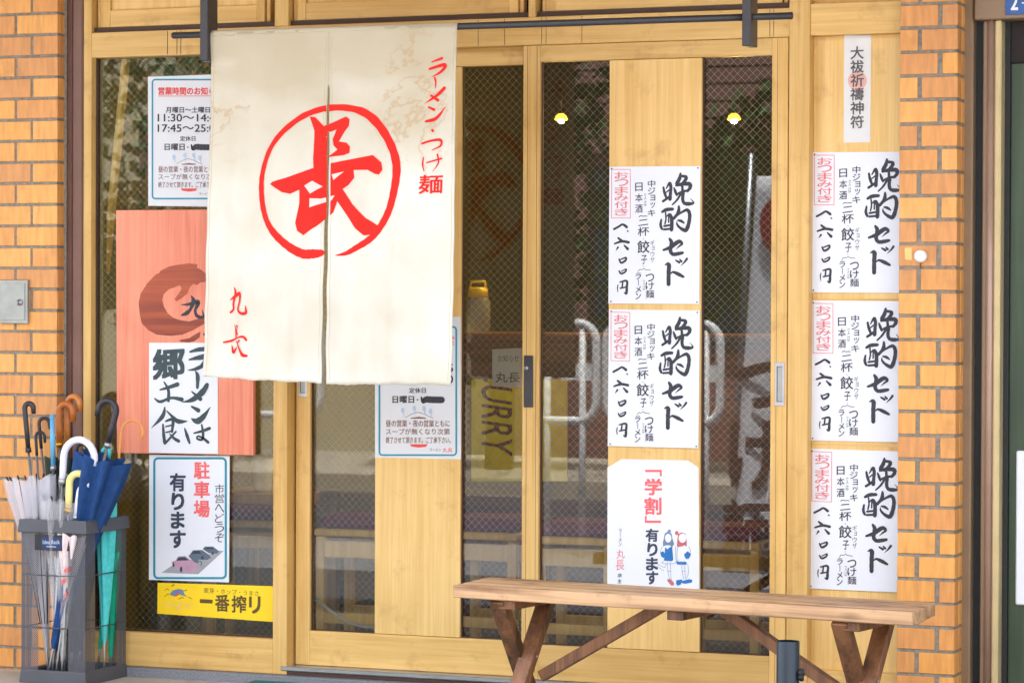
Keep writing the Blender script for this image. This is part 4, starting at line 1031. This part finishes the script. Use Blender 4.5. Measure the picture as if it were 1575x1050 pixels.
# =================================================================== SHORT BANNER POLE BASE in front of the bench
bp = empty('pole_socket', (0, 0, 0), 'dark teal pipe socket with tightening knob standing before the bench', 'pole stand')
px_, py_ = X(1212, -1.15, 1000), -1.15
ztop = Z(985, -1.15, 1212)
MB().tube([(px_, py_, GZ), (px_, py_, ztop-.002), (px_, py_, ztop)], [.0295, .0295, .0285], 24, cap=False).build('pipe', 'pole_teal', bp)
MB().tube([(px_, py_, ztop-.012), (px_, py_, ztop-.006)], .0255, 20).build('pipe_mouth', 'black', bp)
mb = MB(); kz = ztop-.085
mb.tube([(px_+.028, py_, kz), (px_+.036, py_, kz)], .007, 8)
for a in range(5):
    an = a*2*math.pi/5; mb.tube([(px_+.034, py_, kz), (px_+.036, py_+.016*math.cos(an), kz+.016*math.sin(an))], [.008, .006], 8)
mb.build('knob', 'black', bp)
MB().box(px_-.16, px_+.16, py_-.16, py_+.16, GZ, GZ+.05, .012).build('base_block', 'pole_teal', bp)

# =================================================================== DOOR MAT
def gpt(px, py, z):
    d = _f + _r*((px-787.5)/FPX) - _u*((py-525)/FPX); t = (z-CAM.z)/d.z; p = CAM+d*t; return p.x, p.y
mtx, mty = gpt(415, 1039, GZ+.012)
t = empty('door_mat', (0, -.3, GZ), 'green door mat on the ground in front of the left sliding door', 'door mat')
MB().box(mtx, mtx+.95, mty-.6, mty, GZ, GZ+.012, .003).build('mat_sheet', 'matgreen', t)

# =================================================================== UMBRELLA STAND
def gpt(px, py, z):
    d = _f + _r*((px-787.5)/FPX) - _u*((py-525)/FPX); t = (z-CAM.z)/d.z; p = CAM+d*t; return p.x, p.y
UX1, UY0 = X(131.5, -.30, 1045), -.30
UX0, UX1b, UY1 = X(30, UY0, 1045), UX1, UY0+.27
us = empty('umbrella_stand', ((UX0+UX1)/2, (UY0+UY1)/2, GZ), 'dark grey perforated metal umbrella stand in front of left brick pillar', 'umbrella stand')
UZ1 = Z(801, UY0, 132); 
mb = MB()
def ring(x0, x1, y0, y1, z0, z1, t, flare=0):
    o0 = [(x0, y0), (x1, y0), (x1, y1), (x0, y1)]; i0 = [(x0+t, y0+t), (x1-t, y0+t), (x1-t, y1-t), (x0+t, y1-t)]
    f = flare; ob = [(x0-f, y0-f), (x1+f, y0-f), (x1+f, y1+f), (x0-f, y1+f)]
    vs = [(x, y, z0) for x, y in ob]+[(x, y, z1) for x, y in o0]+[(x, y, z1) for x, y in i0]+[(x, y, z0) for x, y in i0]
    fs = []
    for k in range(4):
        n = (k+1) % 4; fs += [(k, n, 4+n, 4+k), (4+k, 4+n, 8+n, 8+k), (8+k, 8+n, 12+n, 12+k), (12+k, 12+n, n, k)]
    return vs, fs
vs, fs = ring(UX0-.002, UX1+.002, UY0-.002, UY1+.002, UZ1-.042, UZ1, .012, .004); o = MB().add(vs, fs).build('top_rim', 'rack', us)
md = o.modifiers.new('b', 'BEVEL'); md.width = .003; md.segments = 2
vs, fs = ring(UX0+.002, UX1-.002, UY0+.002, UY1-.002, GZ, GZ+.042, .02, .004); o = MB().add(vs, fs).build('base_rim', 'rack', us)
md = o.modifiers.new('b', 'BEVEL'); md.width = .003; md.segments = 2
bx('base_tray', 'rackinner', UX0+.02, UX1-.02, UY0+.02, UY1-.02, GZ, GZ+.008, us)
def perf(a, b, z0, z1, nm='corner_sheet'):
    """perforated sheet between ground points a and b"""
    a = Vector((*a, 0)); b = Vector((*b, 0)); L_ = (b-a).length; d = (b-a)/L_
    cw = .0068; nx = max(1, round(L_/cw)); cw = L_/nx; nz = round((z1-z0)/.0062); ch = (z1-z0)/nz
    vs, fs = [], []
    for j in range(nz):
        for i in range(nx):
            cx = (i+.5)*cw; cz = z0+(j+.5)*ch; k = len(vs)
            for q in range(8):
                an = math.pi/8+q*math.pi/4; ca, sa = math.cos(an), math.sin(an); m_ = max(abs(ca), abs(sa))
                hx = cx+ca/m_*cw/2; hz = cz+sa/m_*ch/2; off = (cw*.5 if j % 2 else 0)*0
                vs.append(tuple(a+d*hx+Vector((0, 0, hz)))); 
            for q in range(8):
                an = math.pi/8+q*math.pi/4
                vs.append(tuple(a+d*(cx+math.cos(an)*.00155)+Vector((0, 0, cz+math.sin(an)*.00155))))
            for q in range(8): n = (q+1) % 8; fs.append((k+q, k+n, k+8+n, k+8+q))
    o = MB().add(vs, fs).build(nm, 'rackmesh', us)
    return o
z0, z1 = GZ+.035, UZ1-.035; cwid = .062
for sx, cx in ((1, UX0+.004), (-1, UX1-.004)):
    for sy, cy in ((1, UY0+.004), (-1, UY1-.004)):
        perf((cx, cy), (cx+sx*cwid, cy), z0, z1); perf((cx, cy), (cx, cy+sy*cwid), z0, z1)
for f in (.34, .66):
    z = UZ1+(GZ-UZ1)*f
    MB().tube([(UX0+.006, UY0+.007, z), (UX1-.006, UY0+.007, z)], .0022, 8).build('cross_wire', 'rack', us)
    MB().tube([(UX1-.007, UY0+.006, z), (UX1-.007, UY1-.006, z)], .0022, 8).build('cross_wire', 'rack', us)
    MB().tube([(UX0+.007, UY0+.006, z), (UX0+.007, UY1-.006, z)], .0022, 8).build('cross_wire', 'rack', us)
    MB().tube([(UX0+.006, UY1-.007, z), (UX1-.006, UY1-.007, z)], .0022, 8).build('cross_wire', 'rack', us)
lp = bx('label_plate', 'black', X(53.5, UY0, 832), X(106, UY0, 832), UY0-.001, UY0+.003, Z(846, UY0, 80), Z(822, UY0, 80), us, .0008)
bx('blue_label', 'labelblue', X(64.5, UY0, 832), X(94.5, UY0, 832), UY0-.0017, UY0-.0012, Z(844.5, UY0, 80), Z(826, UY0, 80), lp)
Print(UY0-.0018).text('Idea Rack', 66, 830, 92, 836, .02).stroke([(72, 840, 1.2), (86, 840.4, 1.2)]).build('label_lettering', 'paleblue', lp, kind='stuff')

# =================================================================== UMBRELLAS
def umbrella(label, tip, top, crook, hm, cm, hr=.0085, cr=.045, dirn=1, cyaw=0, chi=.62, loose=.05, clo=.1, band=None, stem=.09, shape='crook', pleats=8, arc=180, tail=.02, pw=2.0, tips=False, red=False):
    """tip, top: world points; the crook bends from top in direction dirn along the picture plane"""
    tip = Vector(tip); top = Vector(top); ax = (top-tip); L_ = ax.length; ax.normalize()
    u = empty('umbrella', tuple(tip), label, 'umbrella', 'umbrellas in the stand')
    side = (Vector((math.cos(cyaw), math.sin(cyaw), 0))*dirn); side = (side-ax*side.dot(ax)).normalized()
    base = top-ax*stem
    pts = [base, base+(top-base)*.5]
    if shape == 'crook':
        c = top+side*cr
        n = 12
        for k in range(n+1):
            a = math.radians(arc)*k/n; pts.append(c-side*cr*math.cos(a)+ax*cr*math.sin(a)*1.05)
        a = math.radians(arc); tdir = (side*math.sin(a)+ax*math.cos(a)).normalized(); pts.append(pts[-1]+tdir*tail)
    else: pts.append(top)
    mb = MB(); rr = [hr*.9]+[hr]*(len(pts)-2)+[hr*.82]; mb.tube(pts, rr, 14); h = mb.build('handle', hm, u)
    MB().tube([tip, tip+ax*.06, base], [.0028, .0042, .0042], 8).build('shaft', M['steel'], u)
    if band: MB().tube([base-ax*.012, base+ax*.004], hr*1.15, 14).build('ferrule', band, u)
    sidv = ax.orthogonal().normalized(); q = ax.cross(sidv)
    nz, nn = 18, pleats*6; vs, fs = [], []
    for j in range(nz+1):
        t = j/nz; z = L_*(clo+(chi-clo)*t)
        r = .006+loose*(.22*t+.78*t**pw)*(1 if t < .88 else 1-.10*(t-.88)/.12)
        for k in range(nn):
            a = 2*math.pi*k/nn; pl_ = 1+.22*math.cos(pleats*a+t*1.5)*min(1, t*2)+.05*math.sin(3*a+t*5)
            zz = z+(L_*.010*math.cos(pleats*a+1.5) if j == nz else 0)
            vs.append(tip+ax*zz+(sidv*math.cos(a)+q*math.sin(a))*r*pl_)
    for j in range(nz):
        for k in range(nn): fs.append((j*nn+k, j*nn+(k+1) % nn, (j+1)*nn+(k+1) % nn, (j+1)*nn+k))
    o = MB().add(vs, fs, True).build('canopy', cm, u)
    if tips:
        for k in range(pleats):
            a = 2*math.pi*k/pleats; rv = sidv*math.cos(a)+q*math.sin(a); e0 = tip+ax*L_*chi+rv*loose*1.02
            MB().tube([tip+ax*L_*(clo+.1)+rv*.012, tip+ax*L_*(clo+chi)/2+rv*loose*.42, e0], .0012, 5).tube([e0, e0+ax*.012+rv*.006], .0026, 6).build('rib', 'black', u)
    if red:
        for z_, w_, a0 in ((.40, .05, -.5), (.46, .06, .25), (.53, .05, -.35), (.60, .045, .2)):
            vv = []
            for m_ in range(10):
                b = m_*math.pi/5; zz = L_*(z_+.018*math.sin(b)); aa = a0+.35*math.cos(b)+.25*math.sin(b); t_ = (z_-clo)/(chi-clo)
                r = (.006+loose*(.22*t_+.78*t_**pw))*1.30+.001
                d0 = Vector((.25, -1, 0)); d0 = (d0-ax*d0.dot(ax)).normalized(); d1 = ax.cross(d0)
                vv.append(tip+ax*zz+(d0*math.cos(aa)+d1*math.sin(aa))*r)
            MB().add(vv, [tuple(range(10))]).build('red_print_patch', 'redprint', u)
    return u, pts
def U(px, py, Y): x, z = at(px, py, Y); return (x, Y, z)
tz = GZ+.012; cyx = (UX0+UX1)/2; cyy = (UY0+UY1)/2
def tp(px, Y): return (min(max(X(px, Y, 1030), UX0+.03), UX1-.03), min(max(Y, UY0+.03), UY1-.03), tz)
I, Mo = cyy, UY0+.05; Bk = UY1-.05
def um(lab, tipx, tY, hx, hy, hY, *a, **k): return umbrella(lab, tp(tipx, tY), U(hx, hy, hY), *a, **k)
um('milky vinyl umbrella with slim black handle, leftmost in the stand', 75, Mo, 38, 628, Mo+.02, 1, 'h_black', 'vinyl', .0085, .014, 1, .3, .74, .072, .10, 'h_black', .13, tips=True)
um('clear umbrella with small black crook, behind the sky blue grip', 70, Bk, 60, 652, Bk, 1, 'h_black', 'clear', .006, .017, 1, .5, .74, .04, .1, None, .08)
um('vinyl umbrella with the lowest of the thin black crooks', 72, I, 55, 672, I, 1, 'h_black', 'vinyl', .005, .015, 1, .2, .8, .05, .1, None, .06)
um('clear umbrella with straight sky blue grip', 90, I, 80, 637, I, 1, 'h_blue', 'clear', .0085, .02, 1, 0, .72, .04, .1, 'steel', .17, 'straight')
um('umbrella with varnished light brown cane crook, tallest of the canes', 90, Bk, 104, 622, Bk, 1, 'h_brown2', 'greencloth', .010, .026, 1, -.2, .80, .058, .1, 'brass', .13)
um('umbrella with darker brown cane crook in front of the lighter cane', 95, Bk-.03, 91, 634, Bk-.03, 1, 'h_brown', 'greencloth', .011, .026, 1, 0, .74, .03, .1, 'brass', .10, tail=.03)
um('navy blue umbrella with thick black crook handle', 74, UY0+.06, 178, 636, I-.03, 1, 'h_black', 'navycloth', .0105, .032, -1, .0, .83, .082, .06, 'steel', .10, tail=.025)
um('umbrella with thin orange crook leaning furthest right', 150, Bk, 187, 662, Bk, 1, 'h_orange', 'emerald', .0042, .036, 1, .2, .5, .03, .1, None, .16, tail=.02)
um('clear umbrella with big white crook handle', 80, Mo-.01, 98, 702, Mo-.01, 1, 'h_white', 'clear', .0115, .056, 1, 0, .80, .055, .1, 'steel', .075, tail=.02)
um('umbrella with cream yellow crook and gold collar', 95, UY0+.03, 107, 742, UY0+.03, 1, 'h_yellow', 'clear', .012, .029, 1, .25, .62, .03, .1, 'brass', .085, arc=150, tail=.0)
um('umbrella with short white curved handle and white cloth printed red', 85, UY0+.035, 121, 758, UY0+.03, 1, 'h_white', 'pinkcloth', .008, .03, 1, .1, .78, .040, .30, 'steel', .075, arc=95, tail=0, red=True)
um('rolled turquoise umbrella in the right side of the stand', 160, UY1-.10, 164, 755, UY1-.08, 1, 'h_blue', 'tealcloth', .007, .016, -1, 0, .97, .026, .18, None, .03, pleats=6, pw=.7)
um('black umbrella with plain crook, half hidden behind the white crook', 110, I+.02, 118, 690, I+.02, 1, 'h_black', 'blackcloth', .006, .016, 1, .4, .74, .045, .1, None, .07)
um('clear vinyl umbrella with thin steel shaft between white and yellow crooks', 100, I-.02, 92, 735, Mo+.03, 1, 'steel', 'clear', .004, .014, 1, .2, .9, .05, .1, None, .05, tips=True)
um('furled navy umbrella leaning low across the front opening', 72, UY0+.03, 118, 830, UY0+.04, 1, 'h_black', 'navycloth', .005, .012, 1, 0, .96, .016, .22, None, .02, pw=.25)
um('umbrella with small turquoise crook behind the black crook', 120, Bk-.02, 158, 694, Bk-.02, 1, 'tealcloth', 'blackcloth', .006, .013, 1, 0, .7, .03, .1, None, .06)
um('narrow emerald green umbrella behind the turquoise one', 170, UY1-.04, 176, 785, UY1-.04, 1, 'h_black', 'emerald', .006, .012, -1, 0, .95, .018, .1, None, .03, pleats=6, pw=.7)

# =================================================================== INSIDE THE SHOP
kids()
def stool(x, y, rz, label):
    t = empty('stool', (0, 0, 0), label, 'stool', 'wooden stools inside the shop')
    w_, h_ = .25, .44
    for sx in (-1, 1):
        for sy in (-1, 1):
            LB().box(sx*w_/2-.015, sx*w_/2+.015, sy*w_/2-.015, sy*w_/2+.015, 0, h_-.03, .002).build('leg', 'stool', t)
    for s in (-1, 1):
        LB().box(-w_/2+.0145, w_/2-.0145, s*w_/2-.011, s*w_/2+.011, h_-.1, h_-.045, .002).build('apron', 'stool', t)
        LB().box(-w_/2+.0145, w_/2-.0145, s*w_/2-.01, s*w_/2+.01, .12, .155, .002).build('stretcher', 'stool', t)
        LB().box(s*w_/2-.011, s*w_/2+.011, -w_/2+.0145, w_/2-.0145, h_-.1, h_-.045, .002).build('apron', 'stool', t)
    LB().box(-w_/2-.02, w_/2+.02, -w_/2-.02, w_/2+.02, h_-.0295, h_-.005, .004).build('seat', 'stool', t)
    LB().box(-w_/2-.005, w_/2+.005, -w_/2-.005, w_/2+.005, h_-.0045, h_+.04, .015).build('cushion', 'cushion', t)
    t.location = (x, y, 0); t.rotation_euler.z = rz; return t
s0 = stool(X(560, .5, 850), .55, .05, 'wooden stool with purple cushion behind the left door glass')
kids()
for px, y, rz, lab in ((760, .62, -.04, 'wooden stool behind the narrow pane right of the curtain'), (900, .55, .02, 'wooden stool with purple cushion behind the pane beside the lock plate'),
                       (1120, .6, .03, 'wooden stool behind the right-hand pane of the right door'), (392, .75, .2, 'wooden stool behind the left window, under the salmon board')):
    c = copy_tree(s0); c.location = (X(px, y, 850), y, 0); c.rotation_euler.z = rz; c['label'] = lab
# counter with things on it
t = empty('counter', (0, 1.5, 0), 'brown wooden counter inside the shop behind the glass', 'counter')
zc = Z(512, 1.3, 760)
bx('counter_front', 'counter', X(640, 1.3), 1.37, 1.3, 1.33, 0, zc-.03, t); bx('counter_top', 'counter', X(640, 1.3)-.02, 1.37, 1.26, 1.8, zc-.03, zc, t, .004)
t = empty('curry_board', (X(800, 1.2), 1.2, 0), 'yellow board with the word CURRY printed sideways, inside the shop', 'board')
sheet_poly([(725, 583), (872, 583), (872, 740), (725, 740)], 1.2, .01).build('board_sheet', 'curry', t)
Print(1.199).text('CURRY', 741, 560, 788, 694, .012, -.15, rot=90).build('lettering', 'curryink', t, kind='stuff')
t = empty('paper_notice', (X(780, 1.19), 1.19, 0), 'white printed paper on the counter above the yellow board', 'paper')
sheet_poly([(757, 537), (803, 535), (803, 596), (757, 594)], 1.17, .001).build('sheet', 'paper_gray', t)
Print(1.169).text('お知らせ', 766, 546, 798, 556, -.004).text('丸長', 762, 572, 800, 588, .01).build('lettering', 'inkgrey', t, kind='stuff')
bt = empty('pitcher', (X(735, 1.4), 1.4, zc), 'clear pitcher with yellow lid standing on the counter', 'pitcher')
bxp = X(735, 1.4); MB().lathe([(.04, 0), (.045, .005), (.045, .11), (.035, .13)], (bxp, 1.4, zc), 20).build('jar', 'clear', bt)
MB().lathe([(.001, .165), (.03, .165), (.036, .155), (.038, .13), (.001, .129)], (bxp, 1.4, zc), 20).tube([(bxp-.03, 1.4, zc+.16), (bxp-.026, 1.4, zc+.185), (bxp+.026, 1.4, zc+.185), (bxp+.03, 1.4, zc+.16)], .006, 8).build('lid', 'yellow', bt)
# lamps
for px, lab in ((863, 'lit yellow bulb seen through the pane beside the lock plate'), (1129, 'lit yellow bulb seen through the right-hand pane of the right door')):
    x, z = at(px, 184, 1.6)
    t = empty('pendant_lamp', (x, 1.6, z), lab, 'lamp', 'lit pendant lamps inside')
    MB().ball((x, 1.6, z-.003), .0115).build('bulb', 'bulb', t)
    MB().lathe([(.008, .022), (.019, .014), (.025, -.001), (.023, -.002), (.018, .010)], (x, 1.6, z), 24).build('halo_ring', 'halo', t)  # added glowing ring that draws the bulb's halo, not a glass part
    MB().lathe([(.006, .034), (.009, .03), (.018, .0235)], (x, 1.6, z), 20).build('lamp_shade', 'cordblack', t)
    MB().tube([(x, 1.6, z+.03), (x, 1.6, 2.6)], .0011, 6).build('cord', 'cordblack', t)
    L_ = bpy.data.lights.new('bulb_light', 'POINT'); L_.energy = 26; L_.color = (1, .66, .2); L_.shadow_soft_size = .012
    lo = bpy.data.objects.new('bulb_light', L_); C.objects.link(lo); lo.location = (x, 1.6, z-.004)
# display behind the left window
t = empty('leaning_batten', (X(180, .09), .09, 0), 'long wooden batten leaning inside the left window', 'batten')
a_ = U(162, 420, .085); b_ = U(194, 90, .10); MB().beam(a_, b_, .018, .030, (0, 1, 0)).build('batten_wood', 'stool', t)
t = empty('pot_plant', (X(300, .4), .4, 0), 'green leafy plant inside the left window, beside the opening hours sign', 'plant')
mb = MB(); 
for i in range(260):
    px = rnd.gauss(238, 26) if i < 150 else rnd.uniform(200, 330); py = rnd.gauss(200, 45) if i < 150 else rnd.uniform(85, 125)
    Y = .35+rnd.uniform(-.08, .2); x, z = at(px, py, Y); a = rnd.uniform(0, 6.28); l = rnd.uniform(.02, .05); b = rnd.uniform(-.6, .6)
    d = Vector((math.cos(a), b*.5, math.sin(a)))*l; n = Vector((-math.sin(a), rnd.uniform(-.5, .5), math.cos(a)))*l*.28; c_ = Vector((x, Y, z))
    mb.add([c_, c_+d*.5+n, c_+d, c_+d*.5-n], [(0, 1, 2, 3)])
mb.build('leaves', 'leafy', t)
MB().tube([(X(250, .42), .42, 0), (X(255, .42), .42, .9), (X(240, .42), .42, 1.9)], [.02, .015, .008], 8).build('stem', 'bark', t)
t = empty('white_hose', (0, .3, 0), 'thin white hose curving across the floor behind the left door', 'hose')
MB().tube([U(486, 922, .35), U(510, 940, .35), U(535, 957, .35), U(560, 963, .35), U(590, 965, .35)], .006, 8).build('hose_tube', 'cord', t)
t = empty('side_table', (X(395, 1.0), 1.0, 0), 'low wooden table behind the left window with white cup', 'table')
zt = Z(756, .9, 390); bx('table_top', 'stool', X(330, .9), X(470, .9), .8, 1.2, zt-.05, zt, t, .003)
for q in (335, 462):
    for yy in (.82, 1.16): bx('leg', 'stool', X(q, .9)-.02, X(q, .9)+.02, yy, yy+.035, 0, zt-.05, t)
MB().lathe([(.03, 0), (.035, .06), (.04, .12)], (X(405, .9), .9, zt), 16).build('cup', 'white', t)

# =================================================================== ACROSS THE STREET (seen mirrored in the panes)
def mir(px, py, d): x, z = at(px, py, d); return x, -d, z
# guard rails along the kerb
def guard(xa, xb, label):
    t = empty('guard_rail', ((xa+xb)/2, -4.6, GZ), label, 'guard rail', 'white guard rails along the kerb')
    z1 = Z(497, 4.6, 905); z0 = max(GZ+.1, Z(648, 4.6, 905)); r = .09; pts = []
    for cx, cz, a0 in ((xb-r, z1-r, 90), (xb-r, z0+r, 0), (xa+r, z0+r, -90), (xa+r, z1-r, 180)):
        for k in range(7): a = math.radians(a0-k*15); pts.append((cx+r*math.cos(a), -4.6, cz+r*math.sin(a)))
    pts.append(pts[0]); MB().tube(pts, .021, 10, cap=False).build('rail_loop', 'railwhite', t)
    for x in (xa+.07, xb-.07): MB().tube([(x, -4.6, GZ), (x, -4.6, z1-.03)], .017, 8).build('rail_post', 'railwhite', t)
    zm = (z0+z1)/2; bx('rail_plate', 'railwhite', xb-.18, xb-.0, -4.61, -4.595, zm-.04, zm+.04, t)
gx = X(911, 4.6, 560)
guard(gx-.32, gx, 'white pipe guard rail mirrored in the pane left of the door posters')
guard(gx+.05, gx+.62, 'short white pipe guard rail mirrored on both sides of the door posters')
guard(gx-2.6, gx-1.5, 'white pipe guard rail at the kerb, far left')
# banner flag
t = empty('banner_flag', (X(1165, 4.2), -4.2, GZ), 'white banner flag with dark characters mirrored in the right door pane', 'banner')
fx0, fx1 = X(1122, 4.2, 600), X(1122, 4.2, 600)+.45
zz1, zz0 = Z(270, 4.2, 1150), Z(890, 4.2, 1150)
vs, fs = [], []
for j in range(25):
    for i in range(9):
        z = zz0+(zz1-zz0)*j/24; x = fx0+(fx1-fx0)*i/8+(.1*(j/24)); vs.append((x, -4.2+.02*math.sin(i*.9+j*.2), z))
for j in range(24):
    for i in range(8): a = j*9+i; fs.append((a, a+1, a+10, a+9))
o = MB().add(vs, fs, True).build('flag_cloth', 'flag', t); md = o.modifiers.new('s', 'SOLIDIFY'); md.thickness = .002
class MP(Print):
    def _add(s, v2, fs):
        s.layer = (s.layer+1) % 7
        for y in (-4.2+.027+s.layer*.0003, -4.2-.027-s.layer*.0003): s.mb.add([(x, y, z) for x, z in v2], fs)
a = MP(4.2); a.text('つ', 1132, 560, 1215, 625, .06); a.text('け', 1120, 650, 1195, 752, .04); a.text('麺', 1108, 770, 1180, 880, .03); a.build('lettering', 'flagink', t, kind='stuff')
a = MP(4.2); a.disc(1205, 345, 40, 50); a.build('red_disc', plain('dull_red', rgb(130, 30, 40), .9), t)
MB().tube([mir(1128, 640, 4.22), mir(1150, 235, 4.22)], .012, 8).build('flag_pole', 'steel', t)
# facing building, hedge and trees
def facade(x0, x1, y, h, mat, label, winrows):
    t = empty('facing_building', ((x0+x1)/2, y, 0), label, 'building')
    bx('wall', mat, x0, x1, y-6, y, GZ-.4, h, t)
    for (wx, wz, ww, wh) in winrows:
        f = bx('window', 'gapblack', wx-ww/2, wx+ww/2, y+.001, y+.06, wz, wz+wh, t); bx('pane', 'bluedoor', wx-ww/2+.06, wx+ww/2-.06, y+.0605, y+.07, wz+.06, wz+wh-.06, f)
    return t
fb = facade(-14, -5.6, -13, 5.2, 'cream', 'cream rendered building across the street, seen only mirrored in the panes', [(-12+i*2.2, .9, 1.2, 1.6) for i in range(3)]+[(-12+i*2.2, 3.2, 1.2, 1.3) for i in range(3)])
fb = facade(-5.4, 3.0, -13.4, 4.6, 'siding', 'brown boarded building across the street, seen only mirrored in the panes', [(-4+i*2.4, .8, 1.3, 1.5) for i in range(3)])
for k in range(16): bx('siding_board', 'siding', -5.38, 2.98, -13.4, -13.35, 2.4+k*.135, 2.4+k*.135+.115, fb)
facade(3.4, 14, -13, 4.2, 'cream', 'low cream building across the street to the right', [(5+i*2.4, .9, 1.3, 1.5) for i in range(4)])
def tree(x, y, h, label):
    t = empty('street_tree', (x, y, GZ), label, 'tree', 'street trees across the road')
    MB().tube([(x, y, GZ-.1), (x+.05, y, h*.4), (x-.05, y, h*.75)], [.12, .09, .04], 8).build('trunk', 'bark', t)
    mb = MB()
    cl = [(rnd.gauss(0, h*.16), rnd.gauss(0, h*.13), h*(.62+rnd.uniform(-.25, .3)), rnd.uniform(.3, .6)) for _ in range(16)]
    for cx, cy, cz, cr in cl:
        for _ in range(110):
            d = Vector((rnd.gauss(0, 1), rnd.gauss(0, 1), rnd.gauss(0, 1))).normalized()*cr*rnd.uniform(.5, 1.05); p = Vector((x+cx, y+cy, cz))+d
            a = Vector((rnd.uniform(-1, 1), rnd.uniform(-1, 1), rnd.uniform(-1, 1))).normalized()*.07; b = a.orthogonal()*.6
            mb.add([p-a, p+b, p+a, p-b], [(0, 1, 2, 3)])
    mb.build('crown', 'leaf', t)
for x, y, h, l in ((-7.6, -11.4, 3.4, 'street tree mirrored in the left window'), (-4.6, -11.2, 2.8, 'street tree mirrored in the panes of the left door'), (-2.7, -11.6, 2.9, 'street tree mirrored beside the door posters'), (.5, -11.5, 3.2, 'street tree across the road to the right')): tree(x, y, h, l)
